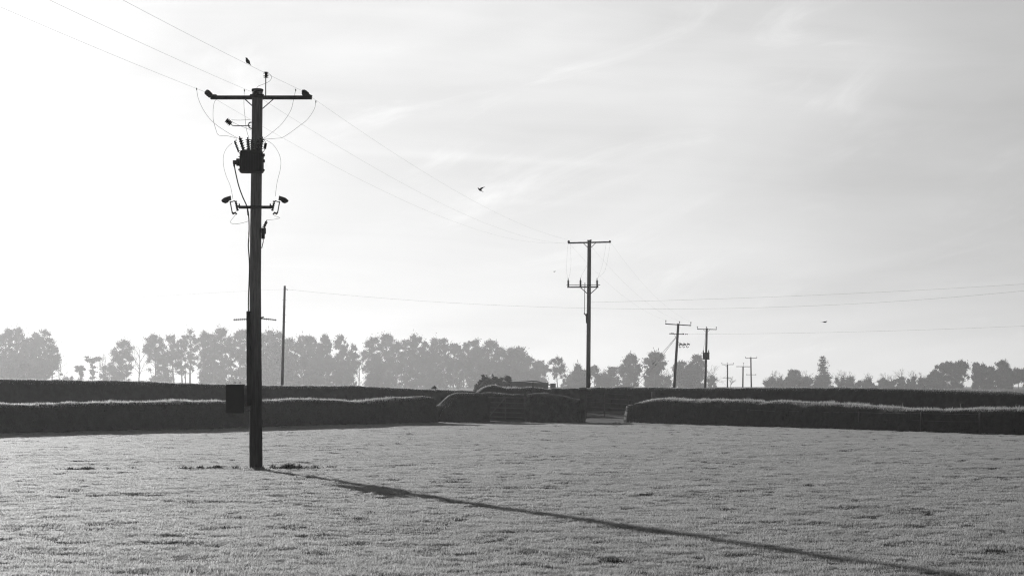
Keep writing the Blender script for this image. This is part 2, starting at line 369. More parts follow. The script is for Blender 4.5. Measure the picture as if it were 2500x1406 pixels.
# ------------------------------------------------------------------ banks
def interp(tbl, x):
    return float(np.interp(x, [t[0] for t in tbl], [t[1] for t in tbl]))
FRONT_D = [(-400, 93), (0, 99.3), (450, 108), (850, 120.5), (1050, 125.5), (1250, 131), (1540, 128), (1750, 119.5), (2000, 110.5), (2250, 102), (2500, 96), (2900, 90)]
BACK_D = [(-400, 118), (0, 124), (600, 138), (1050, 147), (1500, 150), (2000, 138), (2500, 124), (2900, 116)]
def bank(name, label, cat, prof, dtab, width=1.6, fringe_len=0.13, fringe_n=420, kind_stone=False, face_n=260, lump=0.12, fringe=True, group=None):
    x0, x1 = prof[0][0], prof[-1][0]
    # path samples about every 0.2 m
    samples = []
    px = x0
    while px <= x1:
        d = interp(dtab, px); top = interp(prof, px)
        x = (px - 1250) / F * d; z = EYE + (HOR - top) / F * d
        samples.append((x, d, z)); px += 0.2 * F / d
    S = np.array(samples); n = len(S)
    mid = n // 2
    root = thing(name, label, cat, (float(S[mid, 0]), float(S[mid, 1]), terrain(float(S[mid, 0]), float(S[mid, 1]))), group)
    sec = [(-1.0, -0.05), (-0.93, 0.22), (-0.86, 0.45), (-0.80, 0.68), (-0.70, 0.86), (-0.52, 0.955), (-0.25, 0.985), (0.0, 1.0), (0.3, 0.99), (0.55, 0.95), (0.75, 0.82), (0.88, 0.5), (1.0, -0.05)]
    m = len(sec); V = np.zeros((n, m, 3)); hw = width / 2
    for i in range(n):
        a = S[max(i - 1, 0)]; b = S[min(i + 1, n - 1)]
        tx, ty = b[0] - a[0], b[1] - a[1]; l = math.hypot(tx, ty) or 1; nxn, nyn = -ty / l, tx / l     # pointing away from camera
        if nyn < 0: nxn, nyn = -nxn, -nyn
        x, y, z = S[i]; g = terrain(x, y); h = z - g - 0.03
        e = min(i, n - 1 - i); endk = min(1, 0.55 + e * 0.12)
        for j, (u, v) in enumerate(sec):
            nn = mn.noise(Vector((x * 1.6, v * 2.3 + u, y * 0.7))); n3 = mn.noise(Vector((x * 5.1, v * 5.3, u * 3 + y)))
            off = u * hw * (0.85 + 0.15 * endk) + nn * lump * (0.4 + v) + n3 * 0.05
            zz_ = g + h * v * (1 if v < 0 else 1) + (nn * 0.05 + n3 * 0.03) * (v > 0.3)
            V[i, j] = (x + nxn * off, y + nyn * off, zz_)
    idx = np.arange(n - 1)[:, None] * m + np.arange(m - 1)[None, :]; idx = idx.ravel()
    Fq = np.stack([idx, idx + m, idx + m + 1, idx + 1], 1)
    # end caps: fans as quads with a repeated centre line
    caps = []
    for i0 in (0, (n - 1) * m):
        for j in range(m // 2):
            a0, b0, c0, d0 = i0 + j, i0 + j + 1, i0 + m - 2 - j, i0 + m - 1 - j
            if b0 < c0: caps.append((a0, b0, c0, d0))
    Fq = np.concatenate([Fq, np.array(caps)], 0)
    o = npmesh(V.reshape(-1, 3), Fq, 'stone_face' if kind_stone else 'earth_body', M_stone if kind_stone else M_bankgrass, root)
    o.data.polygons.foreach_set('use_smooth', [True] * len(o.data.polygons))
    length = float(np.sum(np.hypot(np.diff(S[:, 0]), np.diff(S[:, 1]))))
    def on(i, jf):
        j = np.clip(jf, 0, m - 1.001); j0 = j.astype(int); t = (j - j0)[:, None]
        i0 = np.clip(i, 0, n - 1.001); ii = i0.astype(int); s = (i0 - ii)[:, None]
        return (V[ii, j0] * (1 - t) + V[ii, j0 + 1] * t) * (1 - s) + (V[ii + 1, j0] * (1 - t) + V[ii + 1, j0 + 1] * t) * s
    if fringe:
        k = int(length * fringe_n)
        ii = rng.uniform(0, n - 1, k); B = on(ii, rng.uniform(4.3, 9.6, k)); B[:, 2] -= 0.02
        clump = np.array([mn.noise(Vector((b[0] * 2.1, b[1] * 2.1, 1))) for b in B])
        clump2 = np.array([mn.noise(Vector((b[0] * 0.5, b[1] * 0.5, 7))) for b in B])
        L = fringe_len * (0.75 + 0.55 * clump + 0.35 * clump2) * rng.uniform(0.45, 1.4, k) * np.clip(np.minimum(ii, n - 1 - ii) * 0.08 + 0.3, 0, 1)
        Vb, Fb = blades(B, np.maximum(L, 0.03), rng.uniform(0.008, 0.016, k), rng.uniform(0.2, 0.95, k), rng.uniform(0, 2 * np.pi, k))
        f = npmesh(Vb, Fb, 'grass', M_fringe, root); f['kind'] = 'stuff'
    if face_n:
        k = int(length * face_n)
        B = on(rng.uniform(0, n - 1, k), rng.uniform(0.2, 4.0, k))
        yaw = rng.normal(-np.pi / 2, 0.9, k)
        L = rng.uniform(0.06, 0.2, k)
        Vb, Fb = blades(B, L * 0.8, rng.uniform(0.012, 0.025, k), rng.uniform(0.5, 1.2, k), yaw)
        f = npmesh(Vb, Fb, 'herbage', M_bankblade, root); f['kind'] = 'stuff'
    return root
pf_left = [(-300, 984), (0, 984), (128, 985), (140, 982), (341, 979), (500, 977), (642, 977), (695, 972.5), (749, 972), (813, 974), (862, 979), (949, 972), (985, 968), (1026, 966), (1040, 966.5), (1052, 968)]
bank('earth_bank', 'long front bank with pale grass top passing low behind the big pole', 'bank', pf_left, FRONT_D)
pf_hump = [(1057, 1018), (1061, 990), (1075, 987), (1086, 984), (1094, 973), (1105, 960), (1118, 957), (1150, 958), (1170, 957), (1181, 962)]
bank('earth_bank', 'short steep overgrown hump of bank just left of the timber gate', 'bank', pf_hump, [(1000, 127), (1200, 131)], width=1.5, lump=0.18, fringe_len=0.09)
pf_mid = [(1289, 960), (1297, 958), (1334, 958), (1378, 964), (1400, 970), (1412, 972), (1420, 974)]
bank('earth_bank', 'short stony bank between the timber gate and the steel gate', 'bank', pf_mid, [(1250, 130), (1430, 129)], width=1.4, kind_stone=True, fringe_len=0.08)
bank('earth_bank', 'dark bank with a pale grass top close behind the timber gate', 'bank', [(1174, 958), (1200, 956.5), (1240, 960), (1252, 962.5), (1262, 961), (1288, 961)], [(1100, 134.5), (1300, 134.5)], width=1.5, fringe_len=0.09)
pf_right = [(1552, 983), (1557, 984), (1580, 978), (1606, 972), (1625, 970), (1660, 972), (1702, 974), (1790, 974), (1856, 977), (1878, 980), (1905, 976), (1980, 980), (2110, 987), (2188, 993), (2240, 995), (2292, 998), (2400, 996), (2500, 996), (2850, 998)]
bank('earth_bank', 'long front bank with pale grass top starting at the dark strutted post', 'bank', pf_right, FRONT_D, fringe_n=440)
pb_left = [(-300, 922), (0, 924), (128, 925), (341, 929), (451, 934), (555, 937), (640, 940), (695, 940), (717, 939), (813, 941), (862, 940), (949, 945), (1048, 949), (1105, 951), (1160, 952)]
bank('earth_bank', 'grassy back bank directly below the long hazy pine wood', 'bank', pb_left, BACK_D, width=2.2, fringe_len=0.10, fringe_n=260, face_n=120)
pb_hump = [(1163, 956), (1173, 947), (1192, 939.5), (1207, 939), (1224, 944), (1269, 946), (1284, 944.5), (1300, 944), (1341, 948), (1352, 952)]
bank('earth_bank', 'rough mounded bank with lit tufts in front of the barn roof', 'bank', pb_hump, [(1100, 146), (1400, 148)], width=2.4, lump=0.25, fringe_len=0.13, fringe_n=260, face_n=120)
pb_right = [(1347, 946), (1400, 945), (1430, 946), (1460, 944), (1592, 944), (1724, 946), (1850, 944.5), (1900, 945), (2110, 945), (2162, 946), (2370, 951), (2448, 953.5), (2500, 957), (2850, 966)]
bank('earth_bank', 'dark flat topped back bank carrying the row of distant poles above it', 'bank', pb_right, BACK_D, width=2.2, fringe_len=0.07, fringe_n=240, face_n=120)
# banks stand on both sides of the gateway, with a low one across the lane
pb_far = [(1285, 972), (1350, 962), (1380, 960), (1440, 957), (1480, 958), (1560, 958), (1640, 956)]

# track through the gateway, coloured dark in place of shade on the ground
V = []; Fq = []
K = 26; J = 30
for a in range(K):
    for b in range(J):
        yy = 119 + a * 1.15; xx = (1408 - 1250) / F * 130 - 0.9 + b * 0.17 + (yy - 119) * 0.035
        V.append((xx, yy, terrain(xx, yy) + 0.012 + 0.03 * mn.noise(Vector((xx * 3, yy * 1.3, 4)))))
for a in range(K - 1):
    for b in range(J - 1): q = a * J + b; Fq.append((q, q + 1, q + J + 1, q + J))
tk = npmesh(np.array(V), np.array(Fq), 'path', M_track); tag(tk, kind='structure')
# tufts scattered on the track verge
def tuft(name, label, px, py, d, wdt, hgt, n, mat=M_weed, group=None, cat='weeds'):
    c = P(px, py, d); c.z = terrain(c.x, d)
    B = np.stack([rng.normal(c.x, wdt / 2.6, n), rng.normal(d, 0.12, n), np.full(n, c.z - 0.01)], 1)
    nz_ = np.array([mn.noise(Vector((b[0] * 7, 0.3, px))) for b in B])
    L = hgt * rng.uniform(0.3, 1.15, n) * np.clip(0.55 + 0.9 * nz_, 0.12, 1.2)
    Vb, Fb = blades(B, L + 0.03, rng.uniform(0.012, 0.03, n), rng.uniform(0.1, 0.9, n), rng.uniform(0, 6.28, n))
    root = thing(name, label, cat, c, group)
    o = npmesh(Vb, Fb, 'leaves', mat, root); o['kind'] = 'stuff'
    return root
tuft('weed_clump', 'low dark weed clump standing alone left of the big pole', 200, 1147, 56.4, 0.7, 0.12, 700, group='dark weed clumps in line with the big pole')
tuft('weed_clump', 'long dark weed clump close to the left of the big pole foot', 515, 1145, 56.8, 1.0, 0.11, 900, group='dark weed clumps in line with the big pole')
tuft('weed_clump', 'dark ragged weed clump just right of the big pole foot', 712, 1144, 57.0, 0.7, 0.13, 650, group='dark weed clumps in line with the big pole')
tuft('weed_clump', 'small dark weed tuft farther right of the big pole, past the ragged clump', 805, 1141, 57.6, 0.16, 0.12, 90, group='dark weed clumps in line with the big pole')
tuft('grass_tuft', 'ring of longer grass growing round the foot of the big pole', 625, 1149, 56.0, 0.5, 0.12, 420, mat=M_grass, cat='grass tuft')
tuft('weed_clump', 'pale tussock in the gateway in front of the steel gate', 1512, 1030, 122.5, 0.9, 0.16, 500, mat=M_fringe)

# ------------------------------------------------------------------ gates and posts
def post(name, label, px0, px1, top, d, mat, cat='post', depth=None, group=None, lean=0.0, cap=0.03):
    a = P(px0, top, d); b = P(px1, top, d); w_ = (b.x - a.x); cx_ = (a.x + b.x) / 2; g = terrain(cx_, d)
    root = thing(name, label, cat, (cx_, d, g), group)
    dd = depth or w_
    m = MB(); 
    vs = []; fs = []
    lv = [(g - 0.2, 1.0), (g + 0.3, 1.02), ((g + a.z) / 2, 0.97), (a.z - cap * 1.5, 0.96), (a.z - cap * 0.3, 0.8), (a.z, 0.35)]
    for zq, k in lv:
        for t in range(10):
            an = 2 * math.pi * t / 10 + 0.3
            ex = math.copysign(abs(math.cos(an)) ** 0.6, math.cos(an)); ey = math.copysign(abs(math.sin(an)) ** 0.6, math.sin(an))
            r = 1 + 0.06 * mn.noise(Vector((t * 1.3, zq * 3, px0)))
            vs.append((cx_ + lean * (zq - g) + ex * w_ / 2 * k * r, d + ey * dd / 2 * k * r, zq))
    for q_ in range(len(lv) - 1):
        for t in range(10): fs.append((q_ * 10 + t, q_ * 10 + (t + 1) % 10, q_ * 10 + 10 + (t + 1) % 10, q_ * 10 + 10 + t))
    fs.append(tuple(range((len(lv) - 1) * 10, len(lv) * 10)))
    m.add(vs, fs); build(m, 'shaft', mat, root)
    return root, cx_, g, a.z
r_, gx, gg, gt = post('gate_post', 'tall squared post with a pale cap at the hanging end of the steel gate', 1416, 1430, 949, 129.0, M_stone)
m = MB(); m.box((gx, 129.0, gt + 0.02), (0.42, 0.42, 0.10)); build(m, 'cap', M_wall, r_)
r_, gx, gg, gt = post('gate_post', 'dark wooden post where the right front bank begins, with a slanting strut', 1541, 1547.5, 975.5, 127.0, M_post)
m = MB(); a = P(1549, 996, 126.9); b = P(1573, 1036, 125.9); b.z = terrain(b.x, b.y) - 0.05; m.bar(a, b, 0.09, 0.09); build(m, 'strut', M_post, r_)
post('gate_post', 'stout round topped stone post between the timber gate and the stony bank', 1283, 1297, 955, 130.5, M_stone, cap=0.09)
post('gate_post', 'thin wooden post at the left end of the timber gate against the hump', 1178, 1184, 960, 130.2, M_post)
post('fence_post', 'single dark post standing up in front of the barn roof', 1299.5, 1303.5, 932.5, 145.5, M_post)
r_, gx, gg, gt = post('gate_post', 'pale capped post showing above the dip in the right front bank', 1590, 1601, 955, 138.0, M_stone)
for i_, (px, tp, lb) in enumerate(((2074, 977.5, 'fence post whose tip barely clears the right front bank, leftmost of four'), (2207, 982, 'short fence post tip above the right front bank, second of four from the left'),
        (2348, 984, 'stubby fence post top above the right front bank, third of four from the left'), (2483, 986, 'tallest fence post top above the right front bank, nearest the frame edge'))):
    d = interp(FRONT_D, px) + 1.1
    post('fence_post', lb, px - 3.6, px + 3.6, tp, d, M_post, group='fence post tips along the right front bank')
face_posts = []
for px, tp, lb in ((1702, 1000, 'first'), (1828, 1000, 'second'), (1960, 1004, 'third'), (2098, 1006, 'fourth'), (2250, 1008, 'fifth'), (2393, 1010, 'sixth')):
    d = interp(FRONT_D, px) - 1.25
    r_, gx, gg, gt = post('fence_post', 'faint weathered post against the dark face of the right front bank, %s from the gateway' % lb, px - 3.2, px + 3.2, tp - 3, d, M_gatewood, group='posts against the face of the right front bank')
    face_posts.append(Vector((gx, d, gt)))
for k, dz in enumerate((0.06, 0.36)):
    m = MB(); 
    for a, b in zip(face_posts[:-1], face_posts[1:]):
        c_ = (a + b) / 2 - Vector((0, 0, 0.02)); m.tube([a - Vector((0, .06, dz)), c_ - Vector((0, .06, dz)), b - Vector((0, .06, dz))], 0.004, 4)
    o = build(m, 'fence_wire', M_wire); tag(o, ('upper' if k == 0 else 'lower') + ' wire strung along the posts on the face of the right front bank', 'wire', 'fence wires on the right front bank')
# timber gate
def gate(label, name, px0, px1, rails, d0, d1, verts, rail_w, mat, mat2, diag=False, rad=False):
    root = thing(name, label, 'gate', (P(px0, 1000, d0).x, d0, terrain(P(px0, 1000, d0).x, d0)))
    for (ya, yb) in rails:
        m = MB(); a = P(px0, ya, d0); b = P(px1, yb, d1)
        m.tube([a, b], rail_w / 2, 8) if rad else m.bar(a, b, 0.03, rail_w)
        build(m, 'rail', mat, root)
    for (px, ya, yb) in verts:
        t = (px - px0) / (px1 - px0); d = d0 + (d1 - d0) * t - 0.04
        m = MB(); m.bar(P(px, ya, d), P(px, yb, d), rail_w * 1.1, 0.03, up=(0, 1, 0)) if not rad else m.tube([P(px, ya, d), P(px, yb, d)], rail_w / 2, 8)
        build(m, 'upright', mat2, root)
    if diag:
        m = MB(); m.bar(P(px0 + 3, rails[-1][0], d0 - 0.07), P((px0 + px1) / 2, rails[0][0] + 2, (d0 + d1) / 2 - 0.07), 0.02, 0.06); build(m, 'brace', mat, root)
    return root
gate('low five barred timber gate in deep shade between the hump and the stone post', 'timber_gate', 1184, 1283, [(969, 971), (981.5, 984.5), (994, 997), (1005.5, 1008), (1016, 1019), (1024, 1026)], 130.6, 130.9,
     [(1187, 967, 1027), (1234, 968, 1026), (1280, 969, 1027)], 0.07, M_gatewood, M_gatewood, diag=True)
gate('tall tubular steel gate closing the gateway beside the pale capped post', 'steel_gate', 1431, 1541, [(957.5, 964.5), (970, 976), (981, 987), (993, 998.5), (1005.5, 1011.5), (1017.5, 1022)], 129.4, 127.3,
     [(1432, 957, 1021), (1475.5, 960, 1020), (1534, 964, 1023)], 0.042, M_gate, M_gate, rad=True)

# ------------------------------------------------------------------ big transformer pole
D1 = 56.2
def Q(px, py, dy=0.0):
    v = P(px, py, D1); v.y += dy; return v
pole_pts = [(625, 1160), (625, 1148), (624.4, 1050), (624, 950), (623.6, 850), (623.2, 700), (624.3, 560), (625.8, 440), (627.2, 330), (628.4, 219)]
rad_px = [16.6, 16.2, 15.9, 15.5, 14.8, 14.0, 13.9, 13.5, 13.2, 13.0]
base = Q(625, 1148); base.z = terrain(base.x, base.y)
big = thing('utility_pole', 'tall near wooden pole with transformer, fuse arm and metal cabinet, standing in the field', 'utility pole', base)
m = MB(); pp = []; rr = []
for k in range(len(pole_pts) - 1):
    a, b = pole_pts[k], pole_pts[k + 1]; n_ = max(2, int(abs(a[1] - b[1]) / 18))
    for t in range(n_):
        s = t / n_; y_ = a[1] + (b[1] - a[1]) * s
        pp.append(Q(a[0] + (b[0] - a[0]) * s + 0.25 * mn.noise(Vector((y_ * .05, 0, 0))), y_))
        rr.append((rad_px[k] + (rad_px[k + 1] - rad_px[k]) * s) / 105 * (1 + 0.018 * mn.noise(Vector((y_ * 0.09, 3, 1)))))
pp.append(Q(*pole_pts[-1])); rr.append(rad_px[-1] / 105)
pp[0].z -= 0.3
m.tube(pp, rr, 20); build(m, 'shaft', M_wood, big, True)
m = MB(); m.tube([Q(628.4, 225), Q(628.4, 221.5), Q(628.5, 218.2), Q(628.5, 217)], [0.128, 0.14, 0.137, 0.10], 20); build(m, 'pole_cap', M_tank, big)
# main crossarm, on the far side of the shaft, a channel with two clamping plates
AY = 0.17
m = MB(); m.bar(Q(511.7, 236.5, AY), Q(760, 236.5, AY), 0.09, 0.088); build(m, 'crossarm', M_arm, big)
m = MB(); m.bar(Q(612, 236.3, -0.15), Q(646, 236.3, -0.15), 0.03, 0.075)
m.tube([Q(612.4, 236.3, -0.18), Q(612.4, 236.3, 0.2)], 0.011, 6); m.tube([Q(650.5, 236.3, -0.18), Q(650.5, 236.3, 0.2)], 0.011, 6); build(m, 'clamp', M_arm, big)
for a, b in (((596, 240.5), (616, 259)), ((667.6, 240.5), (640.5, 265))):
    m = MB(); m.bar(Q(a[0], a[1], 0.10), Q(b[0], b[1], 0.05), 0.045, 0.02); build(m, 'brace', M_arm, big)
for pts_, nm in (([(500.5, 226), (504, 224), (509, 227.5), (513.5, 231), (517, 234)], 'l'), ([(756.5, 233.5), (750, 231), (744, 226), (740.5, 223.5), (737, 222.5)], 'r')):
    m = MB(); a = Q(*pts_[0]); rs_ = [0.02, 0.052, 0.062, 0.05, 0.03]
    m.tube([Q(p[0], p[1], 0.02) for p in pts_], rs_, 10)
    m.sheds(Q(pts_[1][0], pts_[1][1] + 1, -0.05), Q(pts_[3][0], pts_[3][1] + 2, 0.12), 0.04, 0.07, 3)
    build(m, 'strain_insulator', M_ins, big)
m = MB(); m.sheds(Q(523, 233, AY), Q(523, 228.5, AY), 0.03, 0.05, 1); m.bar(Q(515, 230.5, AY), Q(526, 230.5, AY), 0.05, 0.03); build(m, 'arm_clamp', M_arm, big)
m = MB(); m.bar(Q(751, 230.5, AY), Q(760.5, 234, AY), 0.07, 0.05); build(m, 'arm_clamp', M_arm, big)
m = MB(); m.sheds(Q(622, 228, -0.2), Q(634, 232, 0.0), 0.035, 0.06, 3); build(m, 'strain_insulator', M_ins, big)
# top pin insulator
m = MB(); m.tube([Q(648, 236, 0.05), Q(648.3, 190, 0.05)], 0.012, 8); pin = build(m, 'pin', M_arm, big)
m = MB(); m.sheds(Q(648.6, 190.5, 0.05), Q(649, 174.5, 0.05), 0.035, 0.066, 4); build(m, 'pin_insulator', M_ins, pin)
# side pin insulator on a curved bracket
m = MB(); m.tube([Q(612, 307.8, -0.05), Q(575, 309, -0.12), Q(569, 308.3, -0.14), Q(564.5, 304, -0.15)], 0.010, 8)
m.tube([Q(614, 299.5, -0.05), Q(610, 301, -0.1), Q(607.3, 307.5, -0.12), Q(610, 313, -0.1), Q(614, 315, -0.05)], 0.014, 8); brk = build(m, 'side_bracket', M_arm, big)
m = MB(); m.sheds(Q(566, 305, -0.15), Q(553.5, 294.5, -0.15), 0.04, 0.072, 4); build(m, 'pin_insulator', M_ins, brk)
# transformer, on the camera side of the shaft
TY = -0.42
m = MB()
def rbox(m, x0, x1, y0, y1, yc, dep, r=0.08):
    a = Q(x0, y1, yc); b = Q(x1, y0, yc); cx_ = (a.x + b.x) / 2; W = (b.x - a.x) / 2; Dp = dep / 2
    vs = []; fs = []; lv = [(a.z, .93), (a.z + 0.02, 1), (b.z - 0.02, 1), (b.z, .93)]; nn = 20
    for z_, k in lv:
        for t in range(nn):
            an = 2 * math.pi * t / nn + 0.157
            ex = math.copysign(abs(math.cos(an)) ** 0.35, math.cos(an)); ey = math.copysign(abs(math.sin(an)) ** 0.35, math.sin(an))
            vs.append((cx_ + ex * W * k, a.y + ey * Dp * k, z_))
    for q_ in range(3):
        for t in range(nn): fs.append((q_ * nn + t, q_ * nn + (t + 1) % nn, q_ * nn + nn + (t + 1) % nn, q_ * nn + nn + t))
    fs.append(tuple(range(nn - 1, -1, -1))); fs.append(tuple(range(3 * nn, 4 * nn)))
    m.add(vs, fs)
rbox(m, 590, 647.5, 378, 426, TY, 0.42)
rbox(m, 587, 650.5, 416, 422, TY, 0.30); rbox(m, 587.5, 649.5, 386, 389.5, TY, 0.30)
tank = build(m, 'transformer', M_tank, big, False)
m = MB(); rbox(m, 592, 645.5, 373, 380, TY, 0.44); rbox(m, 599, 640, 371, 375, TY, 0.3); build(m, 'lid', M_tank, tank)
for y0_, y1_ in ((394, 401), (380, 386)):
    m = MB(); rbox(m, 646.5, 651, y0_, y1_, TY, 0.12); build(m, 'lug', M_tank, tank)
m = MB(); rbox(m, 582, 592, 392, 409, TY, 0.16); build(m, 'flange', M_tank, tank)
m = MB(); rbox(m, 573.8, 585, 396.3, 405.5, TY, 0.15); m.tube([Q(576.5, 405, TY), Q(577, 411, TY)], 0.022, 8); build(m, 'gland_box', M_tank, tank)
for i_ in range(9):
    m = MB(); x_ = 594 + i_ * 6.2; a = Q(x_, 382, TY - 0.2); b = Q(x_, 420, TY - 0.2); m.bar(a, b, 0.012, 0.07, up=(0, 1, 0)); build(m, 'cooling_fin', M_tank, tank)
for (b0, b1, dy) in (((601.5, 376), (592, 342.5), -0.12), ((612, 375), (609, 343), 0.05), ((633, 375), (637.5, 344), 0.05), ((640, 376), (646, 343.5), -0.1), ((622, 375), (622, 346), -0.15)):
    m = MB(); m.sheds(Q(b0[0], b0[1], TY + dy), Q(b1[0], b1[1], TY + dy), 0.028, 0.062, 6)
    t_ = Q(b1[0], b1[1], TY + dy); dirv = (t_ - Q(b0[0], b0[1], TY + dy)).normalized()
    m.tube([t_ - dirv * 0.03, t_ + dirv * 0.035], 0.014, 6); build(m, 'bushing', M_ins, tank)
for (b0, b1, r0, r1, n_) in (((587.5, 375.5), (577.5, 348.5), 0.016, 0.045, 7), ((650.5, 369), (653.5, 353.5), 0.03, 0.036, 4)):
    m = MB(); m.sheds(Q(b0[0], b0[1], TY), Q(b1[0], b1[1], TY), r0, r1, n_)
    if b0[0] > 600: m.tube([Q(651, 369, TY), Q(648.5, 374, TY), Q(645, 377, TY)], 0.008, 5); m.tube([Q(653.5, 354, TY), Q(650, 347, TY), Q(645, 344, TY)], 0.006, 5)
    else: m.tube([Q(587, 375, TY), Q(590, 379, TY), Q(592, 384, TY)], 0.010, 5); m.tube([Q(577.5, 348.5, TY), Q(584, 345, TY), Q(592, 342.5, TY - .12)], 0.005, 5)
    build(m, 'surge_arrester', M_ins, tank)
# low voltage cable down to the fuse arm and onward down the shaft
def curve_pts(pts_, n_=6):
    """Catmull-Rom through points"""
    out = []; P_ = [pts_[0]] + list(pts_) + [pts_[-1]]
    for i in range(1, len(P_) - 2):
        for t in range(n_):
            s = t / n_; a, b, c_, d_ = P_[i - 1], P_[i], P_[i + 1], P_[i + 2]
            out.append(0.5 * ((2 * b) + (c_ - a) * s + (2 * a - 5 * b + 4 * c_ - d_) * s * s + (3 * b - a - 3 * c_ + d_) * s ** 3))
    out.append(P_[-2]); return out
m = MB(); m.tube(curve_pts([Q(577, 409, TY), Q(581, 432, -0.36), Q(586.5, 457, -0.3), Q(595, 482, -0.25), Q(604, 503, -0.2), Q(607.5, 520, -0.12), Q(608.5, 545, -0.05), Q(607.8, 572, 0), Q(606.2, 600, 0), Q(608, 626, 0), Q(609, 655, 0), Q(607.6, 700, 0), Q(606.5, 730, 0), Q(606.5, 762, 0)]), 0.014, 8)
build(m, 'supply_cable', M_cable, big, True)
m = MB(); m.tube(curve_pts([Q(605, 512, -0.15), Q(605.5, 525, -0.1), Q(608.5, 531, -0.05), Q(607, 560, 0.03), Q(606.3, 572, 0.03), Q(608, 590, 0.02)]), 0.007, 6); build(m, 'earth_lead', M_cable, big, True)
# fuse arm
FY = -0.14
m = MB(); m.bar(Q(584.8, 507.2, FY), Q(667, 507.2, FY), 0.06, 0.070); m.bar(Q(584.8, 504.5, FY - .01), Q(587.5, 504.5, FY - .01), 0.07, 0.11); m.bar(Q(660, 504.5, FY), Q(663, 504.5, FY), 0.07, 0.11); build(m, 'fuse_arm', M_arm, big)
for sgn, xc in ((1, None), (-1, None)):
    def X(x): return x if sgn == 1 else 2 * 623.9 - x
    m = MB(); m.sheds(Q(X(576.6), 491, FY), Q(X(582), 517, FY), 0.020, 0.036, 5); fz = build(m, 'fuse_cutout', M_ins, big)
    m = MB(); m.bar(Q(X(579), 503, FY), Q(X(586), 506, FY), 0.04, 0.04); build(m, 'mount', M_arm, fz)
    m = MB(); m.tube([Q(X(563.5), 493, FY), Q(X(568.4), 519, FY)], 0.013, 8); m.tube([Q(X(564.5), 494.5, FY), Q(X(570), 493.2, FY), Q(X(575), 491, FY)], 0.012, 6); build(m, 'fuse_tube', M_arm, fz)
    m = MB(); m.tube([Q(X(568.5), 519, FY), Q(X(571), 523, FY), Q(X(576), 520.5, FY), Q(X(580), 524.5, FY)], [0.02, 0.028, 0.024, 0.014], 8); build(m, 'hinge', M_arm, fz)
    m = MB()
    vs = []; fs = []
    out_ = [(543.6, 490.5), (549, 485.5), (554, 483.5), (563.6, 480.6), (564.8, 490), (561, 490.5), (557, 495), (552, 496.8), (546, 494.5)]
    for yy, kk in ((FY - 0.075, 0.95), (FY - 0.04, 1.14), (FY + 0.04, 1.14), (FY + 0.075, 0.95)):
        cxm, cym = 555, 489
        for (x_, y_) in out_: vs.append(Q(X(cxm + (x_ - cxm) * kk), cym + (y_ - cym) * kk, yy))
    no = len(out_)
    for q_ in range(3):
        for t in range(no): fs.append((q_ * no + t, q_ * no + (t + 1) % no, q_ * no + no + (t + 1) % no, q_ * no + no + t))
    fs.append(tuple(range(no))); fs.append(tuple(range(3 * no, 4 * no))[::-1]); m.add(vs, fs)
    build(m, 'arc_shield', M_tank, fz)
# arrester low on the right of the shaft
m = MB(); rbox(m, 639, 649.6, 557, 571.5, -0.05, 0.12); rbox(m, 639, 647, 571, 583.5, -0.05, 0.09); m.tube([Q(643, 583, -.05), Q(643, 590, -.03), Q(639, 606, 0)], 0.010, 6); ab = build(m, 'arrester_box', M_dark, big)
m = MB(); m.sheds(Q(643.8, 556.5, -0.05), Q(651.3, 540.5, -0.05), 0.030, 0.042, 4); m.tube([Q(651, 541, -.05), Q(652.3, 537.8, -.05)], 0.012, 6); build(m, 'arrester', M_ins, ab)
# cable guard, spiked bar, bolts
m = MB(); m.bar(Q(608.6, 760, -0.13), Q(609.6, 990, -0.15), 0.10, 0.09, up=(0, 1, 0)); build(m, 'cable_guard', M_dark, big)
for a, b in (((570, 780.5), (604, 779.2)), ((637, 777.5), (674.5, 781))):
    m = MB(); m.bar(Q(a[0], a[1], 0.0), Q(b[0], b[1], 0.0), 0.035, 0.022)
    for t in range(7):
        s = (t + 0.5) / 7; c_ = Q(a[0] + (b[0] - a[0]) * s, a[1] + (b[1] - a[1]) * s); m.tube([c_ - Vector((0, 0, 0.03)), c_ + Vector((0, 0, 0.03))], 0.004, 4)
    build(m, 'anti_climb_bar', M_arm, big)
m = MB(); m.bar(Q(637, 776.5, -.05), Q(644.5, 773.8, -.05), 0.03, 0.03); build(m, 'bar_clamp', M_arm, big)
for y_ in (964.5, 983.5):
    m = MB(); m.tube([Q(636, y_ + 1, 0), Q(645.5, y_, 0)], 0.010, 8); m.tube([Q(638.5, y_, 0), Q(640.5, y_, 0)], 0.022, 6); build(m, 'step_bolt', M_arm, big)
# metal cabinet on a bracket
m = MB(); a = Q(555.2, 1008, -0.22); b = Q(599.5, 937.8, -0.22); m.box(((a.x + b.x) / 2, a.y, (a.z + b.z) / 2), (b.x - a.x, 0.22, b.z - a.z)); cab = build(m, 'cabinet', M_dark, big)
m = MB(); m.box(((a.x + b.x) / 2, a.y - 0.118, (a.z + b.z) / 2), (b.x - a.x - 0.04, 0.012, b.z - a.z - 0.04)); build(m, 'door', M_dark, cab)
for xq in (575.7, 589.2):
    m = MB(); c_ = Q(xq, 934.2, -0.22); m.tube([c_ + Vector((math.cos(t) * 0.017, 0, math.sin(t) * 0.020)) for t in np.linspace(-1.2, 4.34, 12)], 0.007, 6); build(m, 'lifting_eye', M_arm, cab)
m = MB(); m.bar(Q(599, 975, -0.18), Q(612, 975, -0.12), 0.05, 0.26); m.bar(Q(598, 991, -0.2), Q(612, 990, -0.1), 0.03, 0.03); m.bar(Q(598, 1003, -0.2), Q(612, 1001, -0.1), 0.03, 0.03); build(m, 'cabinet_bracket', M_arm, cab)
